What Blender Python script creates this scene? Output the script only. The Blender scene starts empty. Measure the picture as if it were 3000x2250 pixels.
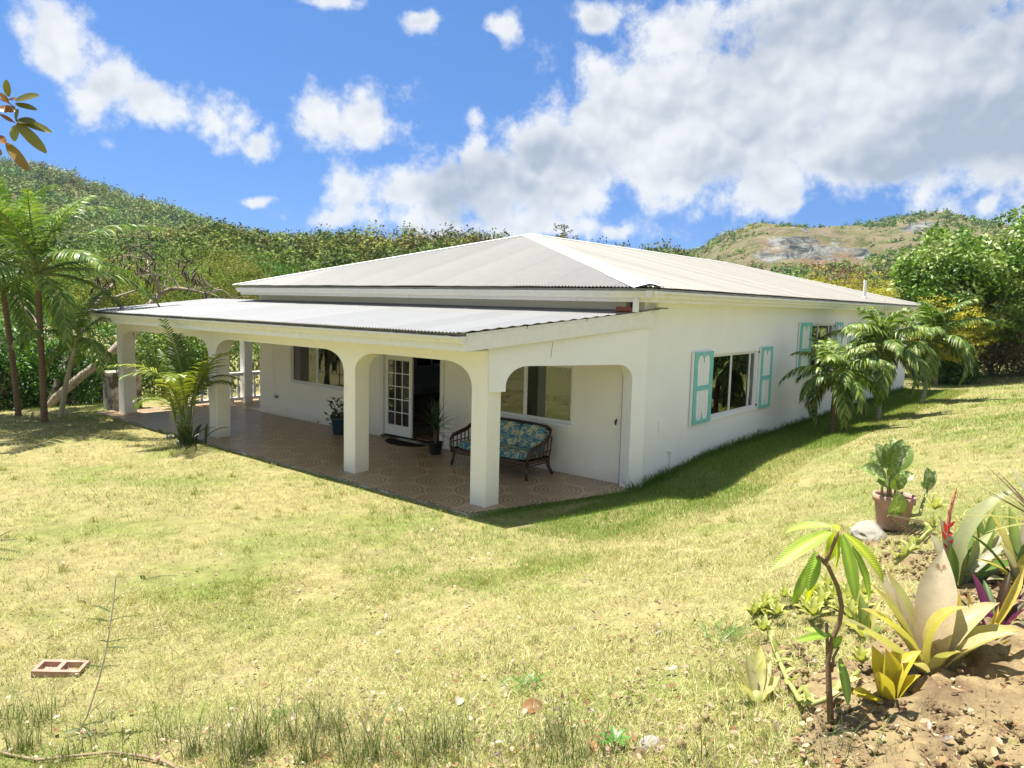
import bpy, bmesh, math, random
import numpy as np
from mathutils import Vector, Matrix, Euler
from mathutils.geometry import tessellate_polygon

S = bpy.context.scene
COL = S.collection
random.seed(7)
RNG = np.random.default_rng(7)
PI = math.pi

# ------------------------------------------------------------------ camera
CAM = Vector((-8.7147, -7.6491, 3.30))
FPX = 2135.27                        # focal length in pixels of the 3000 px wide photograph
YAW, PITCH, ROLL = math.radians(39.330), math.radians(-6.226), math.radians(1.412)
FWD = Vector((math.cos(PITCH)*math.cos(YAW), math.cos(PITCH)*math.sin(YAW), math.sin(PITCH)))
_r = Vector((math.sin(YAW), -math.cos(YAW), 0)); _u = _r.cross(FWD)
RGT = _r*math.cos(ROLL) + _u*math.sin(ROLL)
UPV = -_r*math.sin(ROLL) + _u*math.cos(ROLL)
cd = bpy.data.cameras.new('camera'); cam = bpy.data.objects.new('camera', cd); COL.objects.link(cam)
cd.sensor_fit = 'HORIZONTAL'; cd.sensor_width = 36; cd.lens = FPX/3000*36
cd.clip_start = 0.05; cd.clip_end = 12000
m = Matrix((RGT, UPV, -FWD)).transposed().to_4x4(); m.translation = CAM
cam.matrix_world = m
S.camera = cam

# ------------------------------------------------------------------ light
SUN_DIR = Vector((-0.05, 0.30, 0.95)).normalized()      # towards the sun
SUN_EL = math.asin(SUN_DIR.z); SUN_AZ = math.atan2(SUN_DIR.x, SUN_DIR.y)
sl = bpy.data.lights.new('sun', 'SUN'); so = bpy.data.objects.new('sun', sl); COL.objects.link(so)
sl.energy = 5.0; sl.angle = math.radians(0.53); sl.color = (1.0, 0.955, 0.87)
so.rotation_euler = (-SUN_DIR).to_track_quat('-Z', 'Y').to_euler(); so.location = (0, 0, 60)
S.view_settings.view_transform = 'Standard'; S.view_settings.look = 'None'
S.view_settings.exposure = 1.27; S.view_settings.gamma = 1.0
S.view_settings.use_curve_mapping = False

# ------------------------------------------------------------------ world: sky with clouds
W = bpy.data.worlds.new('World'); S.world = W; W.use_nodes = True
wn = W.node_tree; wn.nodes.clear()

def nd(tree, typ, ins=None, **kw):
    n = tree.nodes.new(typ)
    for k, v in kw.items(): setattr(n, k, v)
    for k, v in (ins or {}).items():
        if hasattr(v, 'is_output'): tree.links.new(v, n.inputs[k])
        else: n.inputs[k].default_value = v
    return n
def mth(tree, op, a, b=0.0, c=None, clamp=False):
    ins = {0: a, 1: b}
    if c is not None: ins[2] = c
    return nd(tree, 'ShaderNodeMath', ins, operation=op, use_clamp=clamp).outputs[0]
def vmth(tree, op, a, b=(0, 0, 0), out=0):
    return nd(tree, 'ShaderNodeVectorMath', {0: a, 1: b}, operation=op).outputs[out]
def smooth(tree, x, lo, hi, a=0.0, b=1.0):
    return nd(tree, 'ShaderNodeMapRange', {0: x, 1: lo, 2: hi, 3: a, 4: b}, interpolation_type='SMOOTHSTEP').outputs[0]
def mixc(tree, f, a, b, mode='MIX'):
    n = tree.nodes.new('ShaderNodeMix'); n.data_type = 'RGBA'; n.blend_type = mode
    for i, v in ((0, f), (6, a), (7, b)):
        if hasattr(v, 'is_output'): tree.links.new(v, n.inputs[i])
        else: n.inputs[i].default_value = (*v, 1) if (i and len(v) == 3) else v
    return n.outputs[2]
def noise(tree, vec, scale, detail=4, rough=.5, dist=0.0, out=0):
    ins = {'Scale': scale, 'Detail': detail, 'Roughness': rough, 'Distortion': dist}
    if vec is not None: ins['Vector'] = vec
    return nd(tree, 'ShaderNodeTexNoise', ins).outputs[out]

# each cloud: azimuth, elevation, half width, half height (radians, world)
CLOUDS = [(1.235, .278, .030, .042), (1.19, .235, .044, .036), (1.13, .221, .05, .026),
 (1.056, .22, .050, .036), (1.013, .189, .024, .022), (.956, .232, .044, .037), (.885, .228, .066, .037),
 (.745, .238, .019, .024), (.755, .202, .028, .022), (.90, .140, .04, .040), (.84, .146, .045, .034), (.745, .152, .092, .056),
 (.63, .176, .11, .066), (.516, .228, .12, .094), (.385, .24, .166, .092), (.241, .236, .164, .087), (.474, .338, .085, .037),
 (.26, .335, .20, .06), (.10, .242, .11, .122), (.372, .152, .062, .034), (.727, .108, .20, .024), (.928, .097, .035, .013),
 (.927, .357, .040, .012), (.81, .349, .026, .016), (.708, .34, .020, .020), (1.022, .122, .020, .008),
 (.12, .121, .014, .014), (.114, .158, .039, .022), (.585, .357, .022, .018), (.555, .1, .03, .014), (.20, .19, .17, .048), (.44, .20, .13, .055), (.30, .30, .20, .06)]
dirv = nd(wn, 'ShaderNodeTexCoord').outputs['Generated']
def cloud_base(g, d):
    wv = noise(g, d, 11.0, 2, .55, out=1)
    wv = vmth(g, 'MULTIPLY', vmth(g, 'SUBTRACT', wv, (.5, .5, .5)), (.06, .06, .06))
    dw = vmth(g, 'ADD', d, wv)
    sp = nd(g, 'ShaderNodeSeparateXYZ', {0: dw})
    az = mth(g, 'ARCTAN2', sp.outputs[1], sp.outputs[0])
    uv = nd(g, 'ShaderNodeCombineXYZ', {0: az, 1: sp.outputs[2]}).outputs[0]
    B = None; BB = None
    for ci_, (a, e, wa, we) in enumerate(CLOUDS):
        q = nd(g, 'ShaderNodeVectorMath', {0: uv, 1: (1/wa, 1/we, 0), 2: (-a/wa, -math.sin(e)/we, 0)}, operation='MULTIPLY_ADD').outputs[0]
        b = vmth(g, 'LENGTH', q, out=1)
        B = b if B is None else nd(g, 'ShaderNodeMath', {0: B, 1: b, 2: .25}, operation='SMOOTH_MIN').outputs[0]
        if wa > .085 and we > .03: BB = b if BB is None else mth(g, 'MINIMUM', BB, b)
    B = mth(g, 'SUBTRACT', 1.12, mth(g, 'MAXIMUM', B, .10))
    # the rest of the sky: the same broken cumulus, from seamless noise
    far = smooth(g, vmth(g, 'DOT_PRODUCT', d, (math.cos(YAW), math.sin(YAW), 0), out=1), .62, .35)
    gen = mth(g, 'MULTIPLY', mth(g, 'SUBTRACT', noise(g, d, 2.6, 2, .5), .5), 5.0)
    gen = mth(g, 'SUBTRACT', gen, mth(g, 'MULTIPLY', mth(g, 'SUBTRACT', 1.0, far), 9.0))
    return mth(g, 'MAXIMUM', B, mth(g, 'MINIMUM', gen, .8)), mth(g, 'MAXIMUM', smooth(g, BB, 1.0, .45), far)
def puff(v, oct_):
    """cauliflower field: rounded cells, smaller ones on top, plus fine turbulence"""
    vw = vmth(wn, 'ADD', v, vmth(wn, 'MULTIPLY', vmth(wn, 'SUBTRACT', noise(wn, v, 20.0, 2, .5, out=1), (.5, .5, .5)), (.035, .035, .035)))
    vo = nd(wn, 'ShaderNodeTexVoronoi', {'Vector': vw, 'Scale': 11.0, 'Detail': oct_, 'Roughness': .55, 'Lacunarity': 2.3, 'Randomness': 1.0}, feature='F1', normalize=True)
    return mth(wn, 'MULTIPLY', mth(wn, 'SUBTRACT', .36, vo.outputs['Distance']), 2.4)
B0, BIGM = cloud_base(wn, dirv)
p0 = puff(dirv, 2.0)
p1 = puff(vmth(wn, 'ADD', dirv, (-.003, .004, .013)), 1.0)
fine = mth(wn, 'MULTIPLY', mth(wn, 'SUBTRACT', noise(wn, dirv, 24.0, 9, .68), .5), 2.7)
low = mth(wn, 'MULTIPLY', mth(wn, 'SUBTRACT', noise(wn, dirv, 8.0, 3, .5), .5), 1.4)
B0 = mth(wn, 'ADD', B0, mth(wn, 'MULTIPLY', BIGM, .42))
d0 = mth(wn, 'ADD', mth(wn, 'ADD', B0, mth(wn, 'MULTIPLY', p0, .8)), mth(wn, 'ADD', fine, low))
alpha = smooth(wn, d0, -.08, .92)
lit = smooth(wn, mth(wn, 'SUBTRACT', p0, p1), -.40, .30)
body = smooth(wn, noise(wn, vmth(wn, 'MULTIPLY', dirv, (1, 1, 2.0)), 3.3, 4, .5), .36, .64)
thick = smooth(wn, d0, .3, 1.2)
shade = mth(wn, 'MULTIPLY', mth(wn, 'SUBTRACT', 1.0, lit), mth(wn, 'MULTIPLY', thick, .55))
shade = mth(wn, 'ADD', shade, mth(wn, 'MULTIPLY', mth(wn, 'MULTIPLY', body, BIGM), .80))
shade = mth(wn, 'SUBTRACT', shade, mth(wn, 'MULTIPLY', fine, .20), clamp=True)
ccol = mixc(wn, shade, (5.6, 5.75, 5.95), (2.6, 3.1, 3.8))
sky = nd(wn, 'ShaderNodeTexSky', sky_type='NISHITA', sun_disc=False, sun_elevation=SUN_EL, sun_rotation=SUN_AZ,
         altitude=0, air_density=.9, dust_density=.1, ozone_density=5.0)
wn.links.new(vmth(wn, 'NORMALIZE', vmth(wn, 'ADD', dirv, (0, 0, .22))), sky.inputs[0])
skyc = mixc(wn, 1.0, sky.outputs[0], (.60, .91, 1.15), 'MULTIPLY')
wc = mixc(wn, alpha, skyc, ccol)
bg = nd(wn, 'ShaderNodeBackground', {'Color': wc, 'Strength': .067})
wo = nd(wn, 'ShaderNodeOutputWorld', {'Surface': bg.outputs[0]})
W.cycles.sampling_method = 'MANUAL'; W.cycles.sample_map_resolution = 256

# ------------------------------------------------------------------ helpers: pixels, ground, meshes
def ray(px, py):
    return FWD + RGT*((px-1500)/FPX) + UPV*((1125-py)/FPX)
def at(px, py, depth):
    return CAM + ray(px, py)*depth
def sstep(x, a, b):
    t = np.clip((x-a)/(b-a), 0, 1); return t*t*(3-2*t)
def ground_z(X, Y):
    X = np.asarray(X, float); Y = np.asarray(Y, float)
    v = (-1.9-Y)
    dy = np.where(v > 8, v, .45*np.log1p(np.exp(np.minimum(v, 8)/.45)))
    dy = 6.6-np.where(6.6-dy > 6, 6.6-dy, .6*np.log1p(np.exp(np.minimum(6.6-dy, 6)/.6)))
    s = 1-.5*sstep(X, 8, 26)
    z = .255*dy*s - .05
    z = z + .19*sstep(X, 2.9, 6)*sstep(-Y, -4, .5)
    z = z + .10*np.exp(-((X+4.1)/1.5)**2-((Y+7.1)/.9)**2)
    z = z + .035*np.sin(X*.9+1.3)*np.sin(Y*.8+.4)*sstep(np.hypot(np.maximum(-.6-X, 0), np.maximum(-1.3-Y, 0)), .6, 3)
    z = z - 1.6*sstep(Y, 15.6, 24)*sstep(-X, -14, 2)
    return z
def gz(x, y): return float(ground_z(x, y))
def on_ground(px, py, lift=0.0):
    d = ray(px, py); t = 1.0
    for i in range(4000):
        P = CAM + d*t
        if P.z < gz(P.x, P.y)+lift: break
        t += .02
    return P

class MB:
    """collects geometry for ONE mesh"""
    def __init__(self): self.v = []; self.f = []; self.c = []
    def add(self, V, F, c=None):
        o = len(self.v); self.v += [tuple(q) for q in V]; self.f += [tuple(i+o for i in q) for q in F]
        if c is not None: self.c += [c]*len(V)
    def box(self, a, b, M=None):
        x0, y0, z0 = a; x1, y1, z1 = b
        V = [(x0,y0,z0),(x1,y0,z0),(x1,y1,z0),(x0,y1,z0),(x0,y0,z1),(x1,y0,z1),(x1,y1,z1),(x0,y1,z1)]
        if M is not None: V = [M @ Vector(q) for q in V]
        self.add(V, [(3,2,1,0),(4,5,6,7),(0,1,5,4),(1,2,6,5),(2,3,7,6),(3,0,4,7)])
    def tube(self, pts, rad, n=8, cap=True, c=None):
        pts = [Vector(q) for q in pts]; k = len(pts)
        if not hasattr(rad, '__len__'): rad = [rad]*k
        ref = Vector((0, 0, 1)); V = []; prev = None
        for i in range(k):
            t = (pts[min(i+1, k-1)]-pts[max(i-1, 0)]).normalized()
            if prev is None:
                a = t.cross(ref)
                if a.length < 1e-3: a = t.cross(Vector((1, 0, 0)))
            else: a = prev - t*prev.dot(t)
            a.normalize(); prev = a; b = t.cross(a)
            for j in range(n):
                w = 2*PI*j/n; V.append(pts[i]+(a*math.cos(w)+b*math.sin(w))*rad[i])
        F = [(i*n+j, i*n+(j+1) % n, (i+1)*n+(j+1) % n, (i+1)*n+j) for i in range(k-1) for j in range(n)]
        if cap: F += [tuple(range(n-1, -1, -1)), tuple((k-1)*n+j for j in range(n))]
        self.add(V, F, c)
    def lathe(self, prof, n=20, M=None):
        V = []; k = len(prof)
        for r, z in prof:
            for j in range(n):
                w = 2*PI*j/n; q = Vector((r*math.cos(w), r*math.sin(w), z)); V.append(M @ q if M else q)
        self.add(V, [(i*n+j, i*n+(j+1) % n, (i+1)*n+(j+1) % n, (i+1)*n+j) for i in range(k-1) for j in range(n)])
    def prism(self, loops, d0, d1, M):
        """2-D loops (outer, holes...) in local x,y extruded along local z from d0 to d1, mapped by M"""
        flat = [p for L in loops for p in L]; k = len(flat)
        tris = tessellate_polygon([[Vector((p[0], p[1], 0)) for p in L] for L in loops])
        V = [M @ Vector((p[0], p[1], d0)) for p in flat] + [M @ Vector((p[0], p[1], d1)) for p in flat]
        F = [tuple(t) for t in tris] + [tuple(i+k for i in reversed(t)) for t in tris]
        o = 0
        for L in loops:
            n = len(L)
            F += [(o+i, o+(i+1) % n, o+(i+1) % n+k, o+i+k) for i in range(n)]; o += n
        self.add(V, F)
    def mesh(self, name, smooth=False, fix=True):
        me = bpy.data.meshes.new(name); me.from_pydata(self.v, [], self.f)
        if self.c:
            at_ = me.attributes.new('tint', 'FLOAT_COLOR', 'POINT')
            at_.data.foreach_set('color', np.array([(*q[:3], 1) for q in self.c], np.float32).ravel())
        if fix:
            b = bmesh.new(); b.from_mesh(me); bmesh.ops.recalc_face_normals(b, faces=b.faces); b.to_mesh(me); b.free()
        if smooth: me.polygons.foreach_set('use_smooth', [True]*len(me.polygons))
        me.update(); return me

def np_mesh(name, V, quads=None, tris=None, col=None, smooth=False):
    me = bpy.data.meshes.new(name)
    V = np.asarray(V, np.float32); me.vertices.add(len(V)); me.vertices.foreach_set('co', V.ravel())
    idx = []; tot = []
    if quads is not None and len(quads): idx.append(np.asarray(quads, np.int32).ravel()); tot.append(np.full(len(quads), 4, np.int32))
    if tris is not None and len(tris): idx.append(np.asarray(tris, np.int32).ravel()); tot.append(np.full(len(tris), 3, np.int32))
    idx = np.concatenate(idx); tot = np.concatenate(tot)
    me.loops.add(len(idx)); me.loops.foreach_set('vertex_index', idx)
    me.polygons.add(len(tot)); me.polygons.foreach_set('loop_start', np.concatenate([[0], np.cumsum(tot)[:-1]]).astype(np.int32))
    if smooth: me.polygons.foreach_set('use_smooth', np.ones(len(tot), bool))
    if col is not None:
        a = me.attributes.new('tint', 'FLOAT_COLOR', 'POINT')
        c4 = np.ones((len(V), 4), np.float32); c4[:, :3] = col; a.data.foreach_set('color', c4.ravel())
    me.update(calc_edges=True); return me

def obj(name, me, mat=None, parent=None, loc=(0, 0, 0), rot=(0, 0, 0), sc=(1, 1, 1), smooth=False):
    if isinstance(me, MB): me = me.mesh(name, smooth)
    o = bpy.data.objects.new(name, me); COL.objects.link(o)
    if mat is not None and me is not None and not me.materials: me.materials.append(mat)
    if parent is not None: o.parent = parent
    o.location = loc; o.rotation_euler = rot; o.scale = sc if hasattr(sc, '__len__') else (sc,)*3
    return o
def tag(o, label, cat, group=None):
    o['label'] = label; o['category'] = cat
    if group: o['group'] = group
    return o
def thing(name, label, cat, loc=(0, 0, 0), rot=(0, 0, 0), group=None, sc=(1, 1, 1)):
    return tag(obj(name, None, None, None, loc, rot, sc), label, cat, group)
def kind(o, k): o['kind'] = k; return o

# ------------------------------------------------------------------ materials
def pmat(name, col, rough=.6, var=.12, vscale=6.0, bump=0.0, bscale=60.0, spec=.4, tint=False, metal=0.0, trans=0.0, col2=None, c2lo=.52, c2hi=.66, c2scale=1.5, coords='Object', bdist=.01, rnd=0.0):
    """principled with noise variation, optional second colour in patches, bump, leaf translucency, vertex tint"""
    M = bpy.data.materials.new(name); M.use_nodes = True; t = M.node_tree
    P = t.nodes['Principled BSDF']; out = t.nodes['Material Output']
    tc = nd(t, 'ShaderNodeTexCoord'); vec = tc.outputs[coords] if coords != 'Position' else nd(t, 'ShaderNodeNewGeometry').outputs['Position']
    if tint:
        base = nd(t, 'ShaderNodeAttribute', attribute_name='tint').outputs['Color']
        if col is not None: base = mixc(t, 1.0, base, col, 'MULTIPLY')
    else:
        base = nd(t, 'ShaderNodeRGB'); base.outputs[0].default_value = (*col, 1); base = base.outputs[0]
    if col2 is not None:
        f = smooth(t, noise(t, vec, c2scale, 6, .62, .3), c2lo, c2hi)
        base = mixc(t, f, base, col2)
    if var:
        f = nd(t, 'ShaderNodeMapRange', {0: noise(t, vec, vscale, 6, .6), 1: .25, 2: .75, 3: 1-var, 4: 1+var}).outputs[0]
        base = mixc(t, 1.0, base, nd(t, 'ShaderNodeCombineColor', {0: f, 1: f, 2: f}).outputs[0], 'MULTIPLY')
    if rnd:
        r = nd(t, 'ShaderNodeObjectInfo').outputs['Random']
        f = nd(t, 'ShaderNodeMapRange', {0: r, 3: 1-rnd, 4: 1+rnd}).outputs[0]
        base = mixc(t, 1.0, base, nd(t, 'ShaderNodeCombineColor', {0: f, 1: f, 2: f}).outputs[0], 'MULTIPLY')
    t.links.new(base, P.inputs['Base Color'])
    P.inputs['Roughness'].default_value = rough; P.inputs['Specular IOR Level'].default_value = spec; P.inputs['Metallic'].default_value = metal
    if bump:
        b = nd(t, 'ShaderNodeBump', {'Height': noise(t, vec, bscale, 5, .6), 'Strength': bump, 'Distance': bdist})
        t.links.new(b.outputs[0], P.inputs['Normal'])
    if trans:
        tr = nd(t, 'ShaderNodeBsdfTranslucent'); t.links.new(mixc(t, 1.0, base, (1.15, 1.2, .6), 'MULTIPLY'), tr.inputs[0])
        mx = nd(t, 'ShaderNodeMixShader', {0: trans, 1: P.outputs[0], 2: tr.outputs[0]}); t.links.new(mx.outputs[0], out.inputs[0])
    M['base'] = 1
    return M
# ------------------------------------------------------------------ house materials
M_PLASTER = pmat('white_plaster', (.84, .84, .81), .8, .03, 1.3, .18, 9, .2, col2=(.72, .71, .65), c2lo=.62, c2hi=.85, c2scale=.9, coords='Position', bdist=.006)
def weather(M, z0=-.05, z1=.45, amt=.38):
    """soil splash at the foot of the wall, faint rain streaks and hairline marks"""
    t = M.node_tree; P = t.nodes['Principled BSDF']; src = P.inputs['Base Color'].links[0].from_socket
    pos = nd(t, 'ShaderNodeNewGeometry').outputs['Position']; z = nd(t, 'ShaderNodeSeparateXYZ', {0: pos}).outputs[2]
    f = mth(t, 'MULTIPLY', smooth(t, mth(t, 'ADD', z, mth(t, 'MULTIPLY', noise(t, pos, 3.5, 6, .65), -.45)), z1-.35, z0-.25), amt)
    c = mixc(t, f, src, (.46, .41, .29))
    st = smooth(t, noise(t, vmth(t, 'MULTIPLY', pos, (7, 7, .45)), 1.0, 5, .6), .60, .80)
    c = mixc(t, mth(t, 'MULTIPLY', st, .13), c, (.50, .48, .40))
    sp_ = smooth(t, noise(t, pos, 11, 3, .5), .70, .76); c = mixc(t, mth(t, 'MULTIPLY', sp_, .25), c, (.45, .42, .33))
    t.links.new(c, P.inputs['Base Color'])
weather(M_PLASTER)
M_PLASTER_BOUNCE = pmat('white_plaster_bounce_tint', (.86, .83, .72), .8, .03, 1.3, .18, 9, .2, col2=(.74, .69, .57), c2lo=.62, c2hi=.85, c2scale=.9, coords='Position', bdist=.006); weather(M_PLASTER_BOUNCE)  # same white plaster, warm light bounced off the lawn put into its colour
M_TRIM = pmat('white_trim_paint', (.77, .765, .72), .55, .07, 9, .15, 60, .3, col2=(.58, .55, .46), c2lo=.62, c2hi=.8, c2scale=1.7, coords='Position')
M_GUTTER = pmat('gutter_paint', (.76, .755, .70), .45, .06, 8, 0, 60, .4, col2=(.50, .46, .36), c2lo=.60, c2hi=.78, c2scale=1.2, coords='Position')
M_BOARD = pmat('weathered_board', (.30, .27, .20), .8, .35, 7, .4, 50, .2, coords='Position')
M_RUST = pmat('rusty_metal', (.16, .075, .04), .8, .3, 20, .3, 80, .2, coords='Position')
M_TEAL = pmat('turquoise_paint', (.19, .53, .50), .5, .12, 14, .2, 70, .35, col2=(.34, .60, .57), c2lo=.55, c2hi=.75, c2scale=5, coords='Position')
M_SHWHITE = pmat('white_paint', (.80, .80, .79), .5, .04, 9, .1, 50, .35, coords='Position')
M_ALU = pmat('aluminium_frame', (.70, .71, .70), .4, .06, 9, 0, 50, .5, coords='Position')
M_DOOR = pmat('door_paint', (.76, .75, .68), .45, .04, 9, .05, 50, .4, coords='Position')
M_INT = pmat('interior_wall', (.55, .50, .38), .8, .05, 3, 0, 50, .2, coords='Position')
M_INTFLOOR = pmat('interior_rug', (.16, .05, .035), .8, .35, 7, .2, 120, .2, col2=(.22, .15, .07), c2lo=.48, c2hi=.54, c2scale=9, coords='Position')
M_DARKWOOD = pmat('dark_wood', (.035, .022, .016), .4, .3, 10, 0, 50, .4, coords='Position')
M_CURTAIN = pmat('curtain', (.62, .58, .44), .8, .08, 20, .3, 30, .2, trans=.35, coords='Position')
M_BLACK = pmat('black_plastic', (.012, .012, .013), .55, .2, 10, 0, 50, .4)
M_CONC = pmat('old_concrete', (.36, .33, .27), .9, .25, 4, .6, 25, .1, col2=(.09, .075, .055), c2lo=.45, c2hi=.6, c2scale=2.2, coords='Position', bdist=.02)
M_EDGE = pmat('slab_edge', (.36, .32, .27), .85, .2, 6, .4, 30, .2, col2=(.6, .58, .52), c2lo=.5, c2hi=.62, c2scale=2, coords='Position')

def mat_roof(name, c_, ax=1):
    M = pmat(name, c_, .42, .05, 5, 0, 50, .45, coords='Position', rnd=.07)
    t = M.node_tree; P = t.nodes['Principled BSDF']; src = P.inputs['Base Color'].links[0].from_socket
    pos = nd(t, 'ShaderNodeNewGeometry').outputs['Position']
    # dirt streaks and rust spots
    streak = smooth(t, noise(t, vmth(t, 'MULTIPLY', pos, (3.0, 9.0, 3.0)), 1.0, 6, .65), .55, .78)
    c = mixc(t, mth(t, 'MULTIPLY', streak, .6), src, (.20, .185, .155))
    rust = smooth(t, noise(t, vmth(t, 'MULTIPLY', pos, (1.2, 3.0, 2.0)), 1.3, 8, .7), .67, .74)
    c = mixc(t, mth(t, 'MULTIPLY', rust, .7), c, (.28, .15, .085))
    u = nd(t, 'ShaderNodeSeparateXYZ', {0: pos}).outputs[ax]
    val = smooth(t, mth(t, 'SINE', mth(t, 'MULTIPLY', u, 2*PI/.0762)), .1, -.9)       # darker along the valleys
    val = mth(t, 'MULTIPLY', val, smooth(t, noise(t, pos, 1.1, 4, .6), .25, .6, .35, .8))
    c = mixc(t, val, c, (.10, .095, .08))
    t.links.new(c, P.inputs['Base Color'])
    return M
M_ROOF = mat_roof('galvanised_white', (.275, .275, .268)); M_ROOF_F = mat_roof('galvanised_grey', (.255, .25, .228)); M_ROOF_R = mat_roof('galvanised_cream', (.28, .265, .225), 0)

def mat_tile():
    M = bpy.data.materials.new('patterned_floor_tile'); M.use_nodes = True; t = M.node_tree; P = t.nodes['Principled BSDF']
    pos = nd(t, 'ShaderNodeNewGeometry').outputs['Position']
    wob = vmth(t, 'MULTIPLY', vmth(t, 'SUBTRACT', noise(t, pos, 9, 2, .5, out=1), (.5, .5, .5)), (.02, .02, 0))
    pos2 = vmth(t, 'ADD', pos, wob)
    def rings(off, period):
        q = vmth(t, 'FRACTION', vmth(t, 'SUBTRACT', pos2, (off[0], off[1], 0)))
        q = vmth(t, 'MULTIPLY', vmth(t, 'SUBTRACT', q, (.5, .5, 0)), (1, 1, 0))
        r = vmth(t, 'LENGTH', q, out=1)
        sp = nd(t, 'ShaderNodeSeparateXYZ', {0: q})
        ang = mth(t, 'ARCTAN2', sp.outputs[1], sp.outputs[0])
        wav = mth(t, 'MULTIPLY', mth(t, 'SINE', mth(t, 'MULTIPLY', ang, 36.0)), .004)
        ph = mth(t, 'MULTIPLY', mth(t, 'ADD', r, wav), 2*PI/period)
        return r, mth(t, 'SINE', ph), ang
    rb, sb, ab = rings((.27, .32), .08)
    rs, ss, as_ = rings((.77, .82), .065)
    big = mth(t, 'LESS_THAN', rb, .46)
    inring = mth(t, 'GREATER_THAN', rb, .10)
    sm = mth(t, 'LESS_THAN', rs, .235)
    pat = mth(t, 'ADD', mth(t, 'MULTIPLY', big, mth(t, 'MULTIPLY', inring, smooth(t, sb, -.1, .5))),
              mth(t, 'MULTIPLY', mth(t, 'SUBTRACT', 1.0, big), mth(t, 'MULTIPLY', sm, smooth(t, ss, -.1, .5))), clamp=True)
    star = mth(t, 'MULTIPLY', mth(t, 'SUBTRACT', 1.0, inring), smooth(t, mth(t, 'SINE', mth(t, 'MULTIPLY', ab, 16)), 0, .6))
    pat = mth(t, 'ADD', pat, star, clamp=True)
    var = noise(t, pos, 3, 5, .6)
    base = mixc(t, var, (.37, .26, .155), (.47, .34, .21))
    col = mixc(t, mth(t, 'MULTIPLY', pat, .8), base, (.12, .08, .045))
    t.links.new(col, P.inputs['Base Color'])
    P.inputs['Roughness'].default_value = .30
    t.links.new(smooth(t, noise(t, pos, 14, 5, .6), .3, .7, .26, .44), P.inputs['Roughness'])
    P.inputs['Specular IOR Level'].default_value = .5
    return M
M_TILE = mat_tile()

def mat_glass():
    M = bpy.data.materials.new('window_glass'); M.use_nodes = True; t = M.node_tree; t.nodes.clear()
    tr = nd(t, 'ShaderNodeBsdfTransparent', {0: (.42, .48, .44, 1)}); gl = nd(t, 'ShaderNodeBsdfGlossy', {0: (.95, .97, .95, 1), 'Roughness': .015})
    fr = nd(t, 'ShaderNodeFresnel', {0: 1.6})
    f = mth(t, 'ADD', mth(t, 'MULTIPLY', fr.outputs[0], 1.25), .03, clamp=True)
    mx = nd(t, 'ShaderNodeMixShader', {0: f, 1: tr.outputs[0], 2: gl.outputs[0]})
    nd(t, 'ShaderNodeOutputMaterial', {0: mx.outputs[0]}); return M
M_GLASS = mat_glass()

# ------------------------------------------------------------------ house
YW, XB = -1.08, 2.97              # right wall plane, porch back wall plane
YLW, XFAR = 11.43, 25.2           # left wall, rear wall
house = thing('house', 'long white single-storey house with corrugated hip roof and arched porch', 'house', (0, 0, 0))
H = house

def wall_mesh(mb, M, u0, u1, z0, z1, th, openings):
    """wall in local (u, depth, z) with rectangular openings and their reveals"""
    us = sorted({u0, u1, *[o[0] for o in openings], *[o[1] for o in openings]})
    zs = sorted({z0, z1, *[o[2] for o in openings], *[o[3] for o in openings]})
    def solid(i, j):
        if i < 0 or j < 0 or i >= len(us)-1 or j >= len(zs)-1: return False
        a, b = (us[i]+us[i+1])/2, (zs[j]+zs[j+1])/2
        return not any(o[0] < a < o[1] and o[2] < b < o[3] for o in openings)
    for i in range(len(us)-1):
        for j in range(len(zs)-1):
            if not solid(i, j): continue
            a, b, c, d = us[i], us[i+1], zs[j], zs[j+1]
            q = [(a,0,c),(b,0,c),(b,0,d),(a,0,d),(a,th,c),(b,th,c),(b,th,d),(a,th,d)]
            F = [(0,1,2,3),(7,6,5,4)]
            if not solid(i-1, j): F.append((0,3,7,4))
            if not solid(i+1, j): F.append((1,5,6,2))
            if not solid(i, j-1): F.append((0,4,5,1))
            if not solid(i, j+1): F.append((3,2,6,7))
            mb.add([M @ Vector(p) for p in q], F)

def frame_of(origin, udir, inward):
    """matrix mapping local (u, depth, z) to house coordinates"""
    u = Vector(udir).normalized(); n = Vector(inward).normalized()
    M = Matrix((u, n, (0, 0, 1))).transposed().to_4x4(); M.translation = Vector(origin); return M

FB = frame_of((XB, 0, 0), (0, 1, 0), (1, 0, 0))          # porch back wall: u = y
FR = frame_of((0, YW, 0), (1, 0, 0), (0, 1, 0))          # right wall: u = x
WB = [(.40, 2.88, .98, 2.15), (3.96, 6.04, .05, 2.08), (7.3, 9.88, 1.01, 2.10)]
WR = [(6.05, 8.62, .96, 2.34), (12.46, 14.72, 1.52, 2.96), (17.16, 20.38, 1.52, 2.96)]
mb = MB(); wall_mesh(mb, FB, -.72, 11.43, -.3, 3.46, .18, WB); obj('porch_wall', mb, M_PLASTER_BOUNCE, H)
mb = MB(); wall_mesh(mb, FR, 3.04, XFAR, -.3, 3.44, .2, WR); obj('side_wall', mb, M_PLASTER, H)
mb = MB(); wall_mesh(mb, frame_of((0, YLW, 0), (1, 0, 0), (0, -1, 0)), XB+.19, XFAR, -.3, 3.44, .2, [(9.0, 10.7, 1.0, 2.1), (14, 16, 1.0, 2.1)]); obj('side_wall', mb, M_PLASTER, H)
mb = MB(); wall_mesh(mb, frame_of((XFAR, 0, 0), (0, 1, 0), (-1, 0, 0)), YW+.2, YLW-.2, -.3, 3.44, .2, [(3, 5, 1.0, 2.1)]); obj('rear_wall', mb, M_PLASTER, H)
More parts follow.
